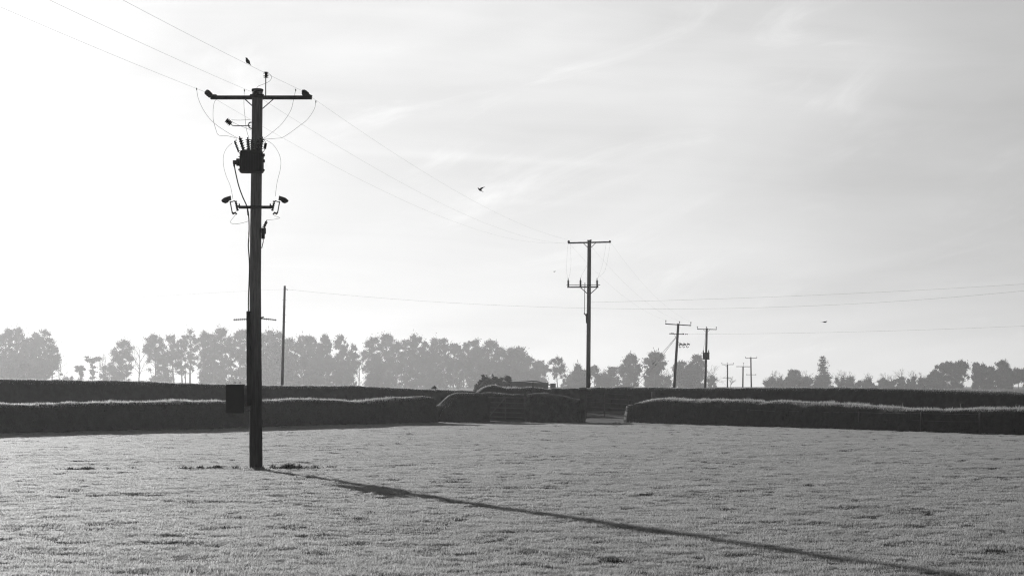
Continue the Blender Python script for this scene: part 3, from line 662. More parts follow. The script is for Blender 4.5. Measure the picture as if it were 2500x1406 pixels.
# jumper leads
def J(x, y): return (x / 3.515 + 440, y / 3.515 + 130)
def K2(x, y): return (x / 5.0214 + 480, y / 5.0214 + 440)
W_J = 0.0038
jumps = [
    [J(140, 303), J(160, 400), J(215, 510), J(290, 600), J(400, 680), J(515, 746)],
    [J(320, 390), J(292, 440), J(288, 560), J(310, 650), J(340, 712), J(420, 720), J(520, 748)],
    [J(550, 316), J(550, 450), J(562, 560), J(575, 660), J(600, 745)],
    [J(992, 310), J(975, 400), J(950, 500), J(880, 610), J(800, 685), J(720, 745)],
    [J(1163, 412), J(1155, 480), J(1100, 570), J(1030, 630), J(900, 725), J(830, 740), J(728, 747)],
    [J(510, 752), J(430, 800), J(385, 870), J(380, 960), J(400, 1050), J(440, 1150), J(462, 1262)],
    [J(735, 750), J(800, 790), J(850, 860), J(870, 930), J(865, 1010), J(840, 1110), J(823, 1235)],
    [K2(497, 425), K2(440, 495), K2(428, 525), K2(470, 545), K2(560, 535), K2(645, 510)],
    [K2(945, 428), K2(985, 452), K2(1032, 470), K2(960, 488), K2(865, 498)],
    [J(760, 175), J(782, 200), J(768, 238), J(715, 266), J(670, 285), J(652, 310)],
    [J(445, 580), J(520, 582), J(610, 576)],
    [J(440, 592), J(520, 630), J(615, 668)],
]
for jp in jumps:
    m = MB(); m.tube(curve_pts([Q(x, y, TY * 0.5 if y > 335 else TY * 0.5 * (y - 215) / 120) for x, y in jp], 8), W_J, 6); build(m, 'jumper_lead', M_cable, big, True)
for x_, y_ in (J(140, 305), J(550, 318), J(990, 314), J(1163, 414)):
    m = MB(); m.tube([Q(x_, y_ - 1.5, 0), Q(x_ + .4, y_ + 3.5, 0)], 0.012, 6); build(m, 'line_tap', M_arm, big)

# ------------------------------------------------------------------ second pole
D2 = 165.0
def simple_pole(name, label, base_px, top_px, top_y, rb, rt, d, group=None, lean=0):
    a = P(base_px, 940, d); g = terrain(a.x, d); a.z = g - 0.2
    # extend the line of the shaft down to the ground
    t = P(top_px, top_y, d); b0 = P(base_px, 940, d); sl_ = (t.x - b0.x) / (t.z - b0.z); a.x = b0.x + sl_ * (a.z - b0.z)
    root = thing(name, label, 'utility pole', (a.x, d, g), group)
    m = MB(); n_ = 14; m.tube([a.lerp(t, k / n_) for k in range(n_ + 1)], [rb + (rt - rb) * k / n_ * (1 + 0.01 * math.sin(k * 2.1)) for k in range(n_ + 1)], 14)
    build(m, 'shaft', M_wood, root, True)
    return root
def part(root, nm, mat, fn, smooth=False):
    m = MB(); fn(m); return build(m, nm, mat, root, smooth)
p2 = simple_pole('utility_pole', 'second tall wooden pole with a double arm and three upright bushings, behind the gateway', 1436, 1438.8, 587, 0.155, 0.13, D2)
def Q2(x, y, dy=0.0): v = P(x, y, D2); v.y += dy; return v
part(p2, 'pole_cap', M_tank, lambda m: (m.tube([Q2(1438.8, 589), Q2(1438.8, 586.2)], [0.15, 0.155], 14), m.bar(Q2(1440, 586, 0), Q2(1444.5, 585, 0), 0.04, 0.03)))
part(p2, 'crossarm', M_arm, lambda m: m.bar(Q2(1386.5, 593, 0.17), Q2(1491.5, 590.6, 0.17), 0.1, 0.10))
for x_ in (1387.5, 1488): part(p2, 'strain_insulator', M_ins, lambda m: m.sheds(Q2(x_ - 1.5, 590.5, 0.1), Q2(x_ + 3, 589, 0.2), 0.05, 0.09, 2))
for a, b in (((1424.5, 593.5), (1434.5, 604)), ((1454, 593.5), (1443.5, 604))): part(p2, 'brace', M_arm, lambda m: m.bar(Q2(a[0], a[1], .1), Q2(b[0], b[1], .05), 0.05, 0.04))
part(p2, 'switch_arm', M_arm, lambda m: m.bar(Q2(1384.5, 701.3, -.16), Q2(1460.7, 701, -.16), 0.09, 0.085))
part(p2, 'switch_rod', M_arm, lambda m: m.tube([Q2(1383, 695.7, -.22), Q2(1465, 695.9, -.22)], 0.022, 6))
for x_ in (1387.2, 1417.1, 1457.6):
    part(p2, 'bushing', M_ins, lambda m: (m.sheds(Q2(x_, 700, -.22), Q2(x_ - .2, 685, -.22), 0.055, 0.085, 5), m.tube([Q2(x_ - .2, 686, -.22), Q2(x_ - .4, 679, -.22)], [0.04, 0.015], 6)))
part(p2, 'bushing', M_ins, lambda m: m.tube([Q2(1427.8, 701, -.22), Q2(1427.7, 690, -.22)], [0.03, 0.018], 6))
for a, b in (((1417.5, 702.5), (1433.5, 716.5)), ((1458, 702.5), (1442.5, 716.5))): part(p2, 'brace', M_arm, lambda m: m.bar(Q2(a[0], a[1], -.12), Q2(b[0], b[1], -.05), 0.05, 0.05))
part(p2, 'operating_rod', M_arm, lambda m: m.tube([Q2(1427.5, 701, -.2), Q2(1426.6, 765, -.2)], 0.02, 6))
part(p2, 'switch_handle', M_dark, lambda m: (m.tube([Q2(1425.5, 764.5, -.2), Q2(1429, 768, -.18), Q2(1431, 772, -.15), Q2(1433, 765, -.1)], 0.045, 6), m.bar(Q2(1431.3, 768, -.1), Q2(1432, 789, -.1), 0.09, 0.07, up=(0, 1, 0))))
for jp in ([(1387, 593), (1384, 630), (1383, 660), (1386, 680)], [(1392, 594), (1394, 640), (1391, 670), (1387, 681)], [(1437, 640), (1427, 660), (1420, 672), (1417, 681)],
           [(1480, 594), (1474, 630), (1468, 655), (1459, 680)], [(1490, 592), (1484, 630), (1476, 662), (1462, 676), (1458, 680)]):
    part(p2, 'jumper_lead', M_cable, lambda m: m.tube(curve_pts([Q2(x, y, -.1) for x, y in jp]), 0.0035, 5))

# ------------------------------------------------------------------ farther poles
def pins(root, d, lst, r=0.05):
    for (x, y0, y1) in lst:
        pn = part(root, 'pin', M_arm, lambda m: m.tube([P(x, y0, d), P(x, y1 + 2, d)], 0.022, 6))
        part(pn, 'pin_insulator', M_ins, lambda m: m.sheds(P(x, y1 + 3.6 * 225 / d, d), P(x, y1, d), r * .7, r * 1.35, 2))
D3 = 225.0
p3 = simple_pole('utility_pole', 'leaning wooden pole with two arms, three slanted fuse units and guy wires', 1646.2, 1656, 790, 0.135, 0.115, D3)
part(p3, 'crossarm', M_arm, lambda m: m.bar(P(1624, 790.6, D3 - .15), P(1687.2, 794.6, D3 - .15), 0.09, 0.085))
pins(p3, D3, [(1625.6, 790, 781.3), (1659, 790, 783.8), (1686.6, 794, 785.5)])
part(p3, 'lower_arm', M_arm, lambda m: m.bar(P(1633.5, 814.5, D3 - .15), P(1669.5, 816, D3 - .15), 0.08, 0.07))
part(p3, 'strain_insulator', M_ins, lambda m: m.sheds(P(1637, 813.8, D3 - .15), P(1646, 814.5, D3 - .15), 0.04, 0.075, 3))
part(p3, 'strain_insulator', M_ins, lambda m: (m.sheds(P(1666, 815, D3 - .15), P(1671, 815, D3 - .15), 0.05, 0.075, 2), m.sheds(P(1672, 815.5, D3 - .15), P(1680, 815.8, D3 - .15), 0.02, 0.06, 2)))
part(p3, 'brace', M_arm, lambda m: m.bar(P(1647, 818, D3 - .1), P(1651.5, 826.5, D3), 0.03, 0.03))
part(p3, 'fuse_arm', M_arm, lambda m: (m.bar(P(1653.5, 841, D3 - .15), P(1673.5, 842, D3 - .15), 0.06, 0.06), m.bar(P(1654, 832.5, D3 - .15), P(1661, 840.5, D3 - .15), 0.04, 0.04)))
for x_ in (1660, 1669, 1678):
    f_ = part(p3, 'fuse_cutout', M_ins, lambda m: m.sheds(P(x_ - 1, 838, D3 - .2), P(x_ + 6.5, 841.5, D3 - .2), 0.045, 0.095, 3))
    part(f_, 'fuse_tube', M_arm, lambda m: m.tube(curve_pts([P(x_ + 1, 841, D3 - .25), P(x_ - 2.0, 845, D3 - .25), P(x_, 848.5, D3 - .25), P(x_ + 3.5, 845.5, D3 - .25)]), 0.028, 6))
for k, (a, b, c_) in enumerate((((1649.5, 823.5), (1595.5, 886.5), (1545, 945)), ((1650, 825), (1600.5, 890.5), (1552, 945)))):
    gw = part(p3, 'guy_wire', M_arm, lambda m: m.tube([P(a[0], a[1], D3), P(b[0], b[1], D3), P(c_[0], c_[1], D3)], 0.018, 5))
    part(gw, 'guy_insulator', M_ins, lambda m: m.tube([P(b[0] + 2, b[1] - 2.2, D3), P(b[0], b[1], D3), P(b[0] - 2, b[1] + 2.2, D3)], [0.04, 0.075, 0.04], 8))
D4 = 260.0
p4 = simple_pole('utility_pole', 'wooden pole with a small finned transformer halfway up, right of the leaning pole', 1721.8, 1725.6, 801, 0.15, 0.11, D4)
part(p4, 'crossarm', M_arm, lambda m: m.bar(P(1701.9, 803.3, D4 - .15), P(1749.6, 804.3, D4 - .15), 0.09, 0.08))
pins(p4, D4, [(1702.6, 803, 796.3), (1724.6, 801, 797), (1748.8, 803.5, 797.3)])
for a, b in (((1717, 804.5), (1723, 809.5)), ((1734, 804.5), (1727, 810.5))): part(p4, 'brace', M_arm, lambda m: m.bar(P(a[0], a[1], D4 - .15), P(b[0], b[1], D4 - .1), 0.03, 0.03))
def tr4(m):
    a = P(1715, 877.5, D4 - .45); b = P(1731.6, 861.5, D4 - .45); cx_ = (a.x + b.x) / 2
    m.box((cx_, a.y, (a.z + b.z) / 2), (b.x - a.x, 0.45, b.z - a.z)); m.box((cx_, a.y, b.z + 0.02), (b.x - a.x + 0.06, 0.5, 0.06)); m.box((cx_, a.y, a.z + 0.06), (b.x - a.x + 0.07, 0.4, 0.05))
t4 = part(p4, 'transformer', M_tank, tr4)
for x_ in (1717, 1730): part(t4, 'bushing', M_ins, lambda m: (m.sheds(P(x_, 862, D4 - .45), P(x_, 855.5, D4 - .45), 0.05, 0.085, 3), m.tube([P(x_, 856, D4 - .45), P(x_, 852.8, D4 - .45)], 0.025, 6)))
part(p4, 'jumper_lead', M_cable, lambda m: m.tube(curve_pts([P(1717, 853, D4 - .45), P(1720, 838, D4 - .3), P(1722, 820, D4 - .15), P(1723, 808, D4 - .15)]), 0.012, 5))
D5 = 410.0
p5 = simple_pole('utility_pole', 'small distant pole with three pins and a stub lower arm, leftmost of the far trio', 1776, 1776.1, 889.6, 0.13, 0.11, D5, 'far trio of small poles')
part(p5, 'crossarm', M_arm, lambda m: m.bar(P(1762, 889.8, D5), P(1791, 889.8, D5), 0.11, 0.09)); pins(p5, D5, [(1762.4, 889, 884.8), (1775.6, 889, 884.6), (1790.6, 889, 884.6)], 0.07)
part(p5, 'lower_arm', M_arm, lambda m: m.bar(P(1765.5, 921.8, D5 - .1), P(1784.5, 922, D5 - .1), 0.10, 0.09)); part(p5, 'brace', M_arm, lambda m: m.bar(P(1769, 891, D5), P(1774.5, 895, D5), 0.05, 0.05))
D6 = 400.0
p6 = simple_pole('utility_pole', 'short distant pole with a long arm and one top pin, middle of the far trio', 1813.5, 1814.2, 894, 0.13, 0.11, D6, 'far trio of small poles')
part(p6, 'crossarm', M_arm, lambda m: m.bar(P(1797.3, 894.6, D6), P(1831.6, 895, D6), 0.11, 0.1)); pins(p6, D6, [(1815.4, 894, 885.2)], 0.07)
D7 = 415.0
p7 = simple_pole('utility_pole', 'taller distant pole with two arms, rightmost of the far trio', 1834.2, 1833, 871.5, 0.13, 0.11, D7, 'far trio of small poles')
part(p7, 'crossarm', M_arm, lambda m: m.bar(P(1819.2, 874.4, D7), P(1847.8, 874.2, D7), 0.11, 0.09)); pins(p7, D7, [(1819.6, 874, 870), (1847.4, 874, 869.5)], 0.07)
part(p7, 'lower_arm', M_arm, lambda m: (m.bar(P(1823, 914.5, D7), P(1845, 914.5, D7), 0.06, 0.07), m.tube([P(1823, 915.2, D7), P(1823, 913.3, D7)], 0.09, 6), m.tube([P(1845, 915.2, D7), P(1845, 913.3, D7)], 0.09, 6)))
D8 = 225.0
p8 = simple_pole('utility_pole', 'bare thin pole without an arm, just right of the big pole', 688.7, 695.2, 697.8, 0.145, 0.10, D8)
part(p8, 'wire_bracket', M_arm, lambda m: m.tube([P(691, 706.5, D8), P(698, 706, D8), P(702.5, 707.3, D8)], [0.02, 0.03, 0.05], 6))
for y_ in (732, 748, 768, 785): part(p8, 'step_bolt', M_arm, lambda m: m.tube([P(689.5, y_, D8), P(699, y_ + .3, D8)], 0.012, 5))

# ------------------------------------------------------------------ conductors
def conductor(label, pts_, r, group):
    m = MB(); m.tube(pts_, r, 5); o = build(m, 'overhead_wire', M_wire, None, True); tag(o, label, 'wire', group); return o
def span(a, b, sag, n_=40):
    return [a.lerp(b, t / n_) - Vector((0, 0, 4 * sag * (t / n_) * (1 - t / n_))) for t in range(n_ + 1)]
arms1 = {'left': (Q(503, 226), Q(520, 238, .2)), 'centre': (Q(620, 229, -.2), Q(640, 242, .1)), 'right': (Q(739, 223), Q(760, 236, .2))}
arms2 = {'left': (1387, 591), 'centre': (1436, 592), 'right': (1489.5, 590)}
g1_ = 'three wires from the big pole to the second pole'; g0_ = 'three wires entering from the upper left to the big pole'; g2_ = 'three wires from the second pole to the leaning pole'
tops3 = {'left': (1625.6, 781.5), 'centre': (1659, 784), 'right': (1686.6, 785.7)}
desc = {'left': 'from the left arm end', 'centre': 'from beside the pole top', 'right': 'from the right arm end'}
for k in arms1:
    a_in, a_out = arms1[k]; b = Q2(*arms2[k])
    conductor('thin wire %s of the big pole to the second pole' % desc[k], span(a_out, b, 1.12), 0.0018, g1_)
    dv = Vector((-11.2, -109, 0)) / 109.0; far = a_in + dv * 80
    full = span(a_in, far, 0.64, 40)
    conductor('thin wire from the upper left ending %s of the big pole' % desc[k].replace('from', 'at'), [p for p in full if p.y > 4], 0.0023, g0_)
    conductor('faint wire %s of the second pole to the leaning pole' % desc[k], span(b, P(tops3[k][0], tops3[k][1], D3), 0.8), 0.0025, g2_)
def pxcurve(pl, d0, d1, n_=40):
    xs_ = [p[0] for p in pl]; co_ = np.polyfit(xs_, [p[1] for p in pl], 2)
    out = []
    for t in np.linspace(0, 1, n_ + 1):
        x_ = xs_[0] + (xs_[-1] - xs_[0]) * t; out.append(P(x_, float(np.polyval(co_, x_)), d0 + (d1 - d0) * t))
    return out
gl = 'long sagging service wires crossing behind the poles'
conductor('lower sagging wire from the bare thin pole across to the right frame edge', pxcurve([(700, 706.5), (1560, 754), (2620, 697)], 225, 205), 0.0062, gl)
conductor('upper sagging wire running above its twin to the right frame edge', pxcurve([(1437, 737), (1480, 738.5), (2500, 693), (2620, 686)], 168, 190), 0.005, gl)
conductor('faint sagging wire from the bare thin pole to the left frame edge', pxcurve([(691, 706.5), (400, 722), (0, 751), (-150, 764)], 225, 235), 0.0035, gl)
conductor('lowest of the crossing wires, from the leaning pole lower arm to the right frame edge', pxcurve([(1681, 815.8), (2100, 809.5), (2620, 790)], 225, 205), 0.0055, gl)

# ------------------------------------------------------------------ barn and bushes on the middle ground
DB = 290.0
def Bp(x, y, dy=0): v = P(x, y, DB); v.y += dy; return v
g0 = 0.38
barn = thing('barn', 'low dark roofed barn with a shallow ridge behind the mounded bank', 'barn', (Bp(1300, 940).x, DB, g0))
m = MB(); rdg = 3.0
ev = [(1165, 932), (1246, 930.5), (1276, 930.5), (1299, 928), (1312, 929), (1342, 937.5)]
vs = []; fs = []
for x_, y_ in ev:
    vs += [Bp(x_, y_ + 0.5, -2.5), Bp(x_, y_, 0), Bp(x_, y_ + 0.5, 4.0), Bp(x_, y_ + 3.5, 4.0), Bp(x_, y_ + 3, -2.5)]
n_ = len(ev)
for i_ in range(n_ - 1):
    for j_ in range(5): fs.append((i_ * 5 + j_, i_ * 5 + (j_ + 1) % 5, i_ * 5 + 5 + (j_ + 1) % 5, i_ * 5 + 5 + j_))
fs.append(tuple(range(5))[::-1]); fs.append(tuple(range((n_ - 1) * 5, n_ * 5)))
m.add(vs, fs); rf = build(m, 'roof', M_roof, barn)
m = MB(); a = Bp(1168, 934); b = Bp(1338, 934); m.box(((a.x + b.x) / 2, DB + 0.8, (g0 + Bp(0, 938).z) / 2 + 0.0), (b.x - a.x, 6.0, Bp(0, 936).z - g0 + 0.3)); build(m, 'wall', M_roof, barn)
m = MB(); a = Bp(1343, 947); b = Bp(1356, 936.2); m.box(((a.x + b.x) / 2, DB - 1.5, (g0 + b.z) / 2), (b.x - a.x, 2.0, b.z - g0)); m.box(((a.x + b.x) / 2 + .02, DB - 1.5, b.z), (b.x - a.x + 0.12, 2.1, 0.05)); build(m, 'lean_to', M_roof, barn)

# ------------------------------------------------------------------ foliage builders
def leafcloud(centers, radii, n, size, up=0.0, aniso=1.6, flat=1.0, sd=0, shell=0.35, spread=0.72):
    r_ = np.random.default_rng(sd)
    centers = np.asarray(centers); radii = np.asarray(radii)
    wgt = radii ** 2; wgt = wgt / wgt.sum()
    idx = r_.choice(len(centers), n, p=wgt)
    d = r_.normal(size=(n, 3)); d /= np.linalg.norm(d, axis=1)[:, None]
    rad = np.abs(r_.normal(size=n)) * spread + r_.uniform(0, 0.15, n); rad = np.where(r_.uniform(size=n) < 0.12, rad * (0.8 + spread), rad)
    sv = np.stack([r_.uniform(0.6, 1.5, len(centers)), r_.uniform(0.6, 1.5, len(centers)), r_.uniform(0.6, 1.6, len(centers))], 1)
    if up < 0: sv[:] = 1.0
    off = d * (rad * radii[idx])[:, None] * sv[idx]; off[:, 2] *= flat
    c = centers[idx] + off
    shoot = r_.uniform(size=n) < 0.12
    # spray direction: outwards and a little up
    dr = d + r_.normal(size=(n, 3)) * 0.7; dr[:, 2] += up + shoot * 1.3; dr /= np.linalg.norm(dr, axis=1)[:, None]
    sd2 = np.cross(dr, r_.normal(size=(n, 3))); sd2 /= np.linalg.norm(sd2, axis=1)[:, None]
    s = size * r_.uniform(0.5, 1.3, n)
    aniso = np.where(shoot, aniso * 2.2, aniso)
    a = c - dr * (s * aniso / 2)[:, None]; b = c + dr * (s * aniso / 2)[:, None]
    V = np.stack([a, c + sd2 * (s * 0.5)[:, None], b, c - sd2 * (s * 0.5)[:, None]], 1).reshape(-1, 3)
    return V, np.arange(n * 4).reshape(-1, 4)
def twigs(mb, start, direction, length, radius, depth, r_, spread=0.55, droop=0.0):
    d = direction.normalized(); p = start.copy(); pts_ = [p.copy()]; rr_ = [radius]
    nseg = 3
    for s in range(nseg):
        d = (d + Vector((r_.normal(), r_.normal(), r_.normal() + 0.15 - droop)) * 0.16).normalized()
        p = p + d * length / nseg; pts_.append(p.copy()); rr_.append(radius * (1 - 0.45 * (s + 1) / nseg))
    mb.tube(pts_, rr_, 3 if depth < 3 else 5)
    if depth <= 0: return
    for k in range(3 if depth > 1 else 4):
        t = r_.uniform(0.35, 1.0); q = pts_[0].lerp(pts_[-1], t) if t < 0.99 else pts_[-1]
        i0 = min(int(t * nseg), nseg - 1); q = pts_[i0].lerp(pts_[i0 + 1], t * nseg - i0)
        nd = (d + Vector((r_.normal(), r_.normal(), r_.normal() * 0.6 + 0.25)) * spread).normalized()
        twigs(mb, q, nd, length * r_.uniform(0.55, 0.8), max(radius * 0.5, 0.014 * (0.9 if depth > 1 else 0.75)), depth - 1, r_, spread, droop)
tree_no = 0
def tree(label, kind, px, top, width, d, base_y=None, name=None, dens=1.0, sd=None, group=None, lo=None):
    """kind: pine (bare lower trunk, clumpy high crown), dense (foliage down to the ground), layered, spruce, round, bare, ivy, mushroom"""
    global tree_no; tree_no += 1
    r_ = np.random.default_rng(sd or (100 + tree_no)); g = 0.38
    c = P(px, 940, d); H = EYE + (HOR - top) / F * d - g; W = width / F * d * (1.22 if kind in ('pine', 'dense') else 1.0)
    names = dict(pine='pine_tree', dense='pine_tree', layered='cedar_tree', spruce='spruce_tree', round='evergreen_oak', bare='bare_tree', ivy='ivy_clad_tree', mushroom='pine_tree', bush='bush')
    root = thing(name or names[kind], label, 'bush' if kind == 'bush' else 'tree', (c.x, d, g), group)
    base = Vector((c.x, d, g)); lean = r_.normal() * 0.02
    topv = base + Vector((lean * H, 0, H))
    mb = MB(); centers = []; radii = []
    def ax(t): return base.lerp(topv, t) + Vector((math.sin(t * 5 + tree_no) * 0.012 * H, 0, 0))
    tr_r = max(0.16, 0.017 * H)
    if kind != 'bush': mb.tube([ax(t) for t in np.linspace(-0.02, 0.93, 12)], [tr_r * (1.15 - 0.95 * t) for t in np.linspace(0, 1, 12)], 7)
    def clump(t, rad_off, r, ang_=None, z=0):
        an = r_.uniform(0, 2 * np.pi) if ang_ is None else ang_
        q = ax(t) + Vector((math.cos(an) * rad_off, math.sin(an) * rad_off, z)); centers.append(tuple(q)); radii.append(r)
        st = ax(max(0.05, t - r_.uniform(0.04, 0.12)))
        mid_ = st.lerp(q, 0.5) + Vector((0, 0, -0.04 * rad_off)); mb.tube([st, mid_, q], [tr_r * 0.35, tr_r * 0.22, 0.03], 4)
    flat = 0.8; up = 0.5; size = 0.40; shell = 0.25; n = 0
    if kind == 'pine':
        lo = lo or r_.uniform(0.38, 0.5)
        for k in range(int(60 * dens)):
            t = r_.uniform(lo, 0.95); env = math.sin(min(1, (t - lo) / (0.96 - lo) * 0.80 + 0.14) * math.pi) ** 0.45
            clump(t, W * 0.43 * env * r_.uniform(0.02, 1.0) ** 0.55, W * r_.uniform(0.05, 0.095) + 0.22)
        for k in range(5): clump(r_.uniform(0.3, lo), W * r_.uniform(0.15, 0.5), W * 0.07 + 0.2)
        clump(0.955, 0, W * 0.12); n = int(2600 * dens); flat = 0.75
    elif kind == 'dense':
        for k in range(int(95 * dens)):
            t = r_.uniform(0.03, 0.96); env = (1.0 if t < 0.66 else math.cos((t - 0.66) / 0.34 * 1.2)) * (0.85 + 0.15 * math.sin(t * 8 + tree_no))
            clump(t, W * 0.42 * env * r_.uniform(0.0, 1.0) ** 0.55, W * r_.uniform(0.05, 0.09) + 0.2)
        clump(0.95, 0, W * 0.12); n = int(4200 * dens); flat = 0.8
    elif kind == 'layered':
        for k in range(9):
            t = 0.12 + 0.8 * k / 8; rw = W * 0.5 * (1 - 0.75 * t) * r_.uniform(0.8, 1.2)
            for q in range(5): clump(t, rw * r_.uniform(0.3, 1.0), W * 0.085 + 0.2, ang_=r_.choice([0, math.pi]) + r_.normal() * 0.6)
        n = 2000; flat = 0.42; up = 0.1
    elif kind == 'spruce':
        for k in range(13):
            t = 0.04 + 0.9 * k / 12; rw = W * (0.10 + 0.42 * (1 - t)) * (0.75 if t > 0.45 else 1.0) + (W * 0.08 if 0.7 < t < 0.9 else 0)
            for q in range(5): clump(t, rw * r_.uniform(0.1, 0.9), W * 0.05 + 0.16 + 0.07 * W * (1 - t))
            if t > 0.4:
                for q in (0, math.pi): clump(t, rw * 1.35, 0.2, ang_=q + r_.normal() * 0.3, z=-0.15)
        n = 2000; flat = 0.6; up = -0.1; size = 0.33
    elif kind == 'round':
        for k in range(150):
            t = r_.uniform(0.03, 0.90); env = math.sqrt(max(0.02, 1 - ((t - 0.12) / 0.86) ** 2)); clump(t, W * 0.43 * env * r_.uniform(0, 1) ** 0.5, W * 0.05 + 0.35)
        n = 5200; size = 0.40; shell = 0.2
    elif kind == 'mushroom':
        for k in range(16): clump(r_.uniform(0.74, 0.92), W * 0.46 * r_.uniform(0, 1), W * 0.09, ang_=r_.choice([0, math.pi]) + r_.normal() * 0.7)
        for k in range(12): clump(r_.uniform(0.05, 0.72), W * 0.1 * r_.uniform(0, 1), W * 0.10)
        n = 1500; flat = 0.5
    elif kind == 'bush':
        for k in range(16):
            t = r_.uniform(0.05, 0.8); env = math.sqrt(max(0.02, 1 - (t * 0.95) ** 2)); an = r_.uniform(0, 2 * np.pi); ro = W * 0.40 * env * r_.uniform(0, 1)
            q = base + Vector((math.cos(an) * ro, math.sin(an) * ro, H * t)); centers.append(tuple(q)); radii.append(min(W, H) * 0.22)
        for k in range(5): mb.tube([base + Vector((r_.normal() * .1 * W, 0, -.1)), base + Vector((r_.normal() * .2 * W, r_.normal() * .1, H * .6))], [0.06, 0.02], 4)
        n = int(900 * dens); shell = 0.0
    if kind in ('bare', 'ivy'):
        nb = 7
        for k in range(nb):
            t = 0.18 + 0.6 * k / nb; an = r_.uniform(0, 2 * np.pi)
            dv = Vector((math.cos(an) * 0.75 * W / H * 1.2, math.sin(an) * 0.5, 0.75))
            twigs(mb, ax(t), dv, H * (0.42 - 0.22 * t) , tr_r * 0.45, 3, r_)
        twigs(mb, ax(0.85), Vector((0, 0, 1)), H * 0.15, tr_r * 0.25, 2, r_)
        if kind == 'ivy':
            for k in range(10):
                t = r_.uniform(0.05, 0.62); q = ax(t) + Vector((r_.normal() * W * 0.10, r_.normal() * W * .08, 0)); centers.append(tuple(q)); radii.append(W * 0.11 + 0.2)
            n = int(900 * dens); flat = 1.0; shell = 0.1
    build(mb, 'trunk' if kind != 'bush' else 'stems', M_bark, root)
    if n:
        Vl, Fl = leafcloud(centers, radii, int(n * 2.7), size * 0.62 * (d / 850.0), up, 2.6, flat, 1000 + tree_no, shell, 0.42 if kind in ('round', 'bush') else 0.70)
        npmesh(Vl, Fl, 'crown' if kind not in ('bush', 'ivy') else ('ivy' if kind == 'ivy' else 'foliage'), M_bush if kind == 'bush' else M_leaf, root)
    return root
DT = 1200
gA = 'trees of the dense cluster at the left frame edge'; gB = 'tall pines of the long hazy wood'; gC = 'trees right of the second pole'; gD = 'low trees along the right skyline'
ordn = ['first', 'second', 'third', 'fourth', 'fifth', 'sixth', 'seventh', 'eighth', 'ninth', 'tenth', 'eleventh', 'twelfth']
for k, (x, t, wd, kd) in enumerate(((-25, 802, 80, 'dense'), (14, 803, 66, 'dense'), (40, 799, 46, 'dense'), (68, 822, 60, 'dense'), (88, 812, 46, 'dense'), (106, 804, 50, 'pine'), (126, 840, 40, 'pine'))):
    kindtxt = 'full foliaged' if kd == 'dense' else 'open crowned'
    tree('%s pine in the cluster at the left frame edge, %s counting from the edge' % (kindtxt, ordn[k]), kd, x, t, wd, DT + r_off if False else DT + (k % 3) * 12, group=gA)
for k, (x, t, wd) in enumerate(((5, 870, 90), (58, 868, 84), (98, 876, 60))):
    tree('low dark understorey tree filling the left cluster, %s from the frame edge' % ordn[k], 'dense', x, t, wd, DT + 30, dens=0.8, group=gA)
tree('slim leafless stump beside the right side of the left cluster', 'bare', 146, 874, 14, DT)
tree('small flat topped pine at the left of the gap between the woods', 'mushroom', 199, 890, 34, DT)
tree('flat topped pine with an ivy thickened trunk in the gap between the woods', 'mushroom', 224, 864, 46, DT)
tree('spindly bare tree right behind the flat topped pine', 'bare', 253, 866, 40, DT)
tree('broad conical pine with a pointed top, left of the long wood', 'dense', 297, 831, 58, DT, dens=1.1)
tree('low spreading shrub at the foot of the broad conical pine', 'dense', 268, 892, 52, DT + 10, dens=0.5)
tree('leafless tree with fine upright twigs between the conical pine and the long wood', 'bare', 340, 846, 44, DT)
tree('low scrubby growth beside the leafless tree', 'bush', 175, 915, 60, DT, dens=1.0)
wood = [(379, 815, 50, 'pine', 1.2), (400, 838, 34, 'pine', .7), (423, 816, 42, 'pine', 1.0), (446, 826, 36, 'pine', .6), (466, 802, 46, 'pine', .8), (499, 808, 40, 'dense', 1.0), (520, 812, 36, 'pine', 1.1), (541, 799, 56, 'dense', 1.1),
        (566, 822, 36, 'pine', .7), (587, 803, 46, 'pine', 1.2), (612, 806, 46, 'pine', 1.0), (640, 812, 50, 'pine', 1.0), (660, 806, 46, 'dense', 1.0), (683, 810, 52, 'dense', 1.1), (712, 826, 46, 'dense', 1.0), (736, 818, 44, 'pine', 1.3), (757, 819, 46, 'dense', 1.0),
        (778, 836, 30, 'dense', .8), (797, 816, 42, 'dense', 1.0), (838, 818, 44, 'dense', 1.0), (862, 842, 40, 'pine', .8), (913, 824, 56, 'dense', 1.2), (945, 816, 56, 'dense', 1.2), (970, 834, 34, 'pine', .8), (990, 828, 34, 'pine', .9), (1014, 817, 52, 'dense', 1.2),
        (1041, 834, 40, 'dense', .9), (1062, 826, 52, 'dense', 1.0), (1086, 824, 34, 'pine', .8), (1108, 838, 44, 'pine', .9), (1132, 836, 38, 'pine', .8), (1160, 829, 50, 'dense', 1.1), (1181, 850, 34, 'dense', .8), (1202, 829, 44, 'pine', 1.1), (1222, 852, 36, 'dense', .9),
        (1246, 850, 40, 'dense', .9), (1266, 848, 46, 'dense', 1.0), (1288, 870, 44, 'dense', .9), (1318, 882, 40, 'pine', .9)]
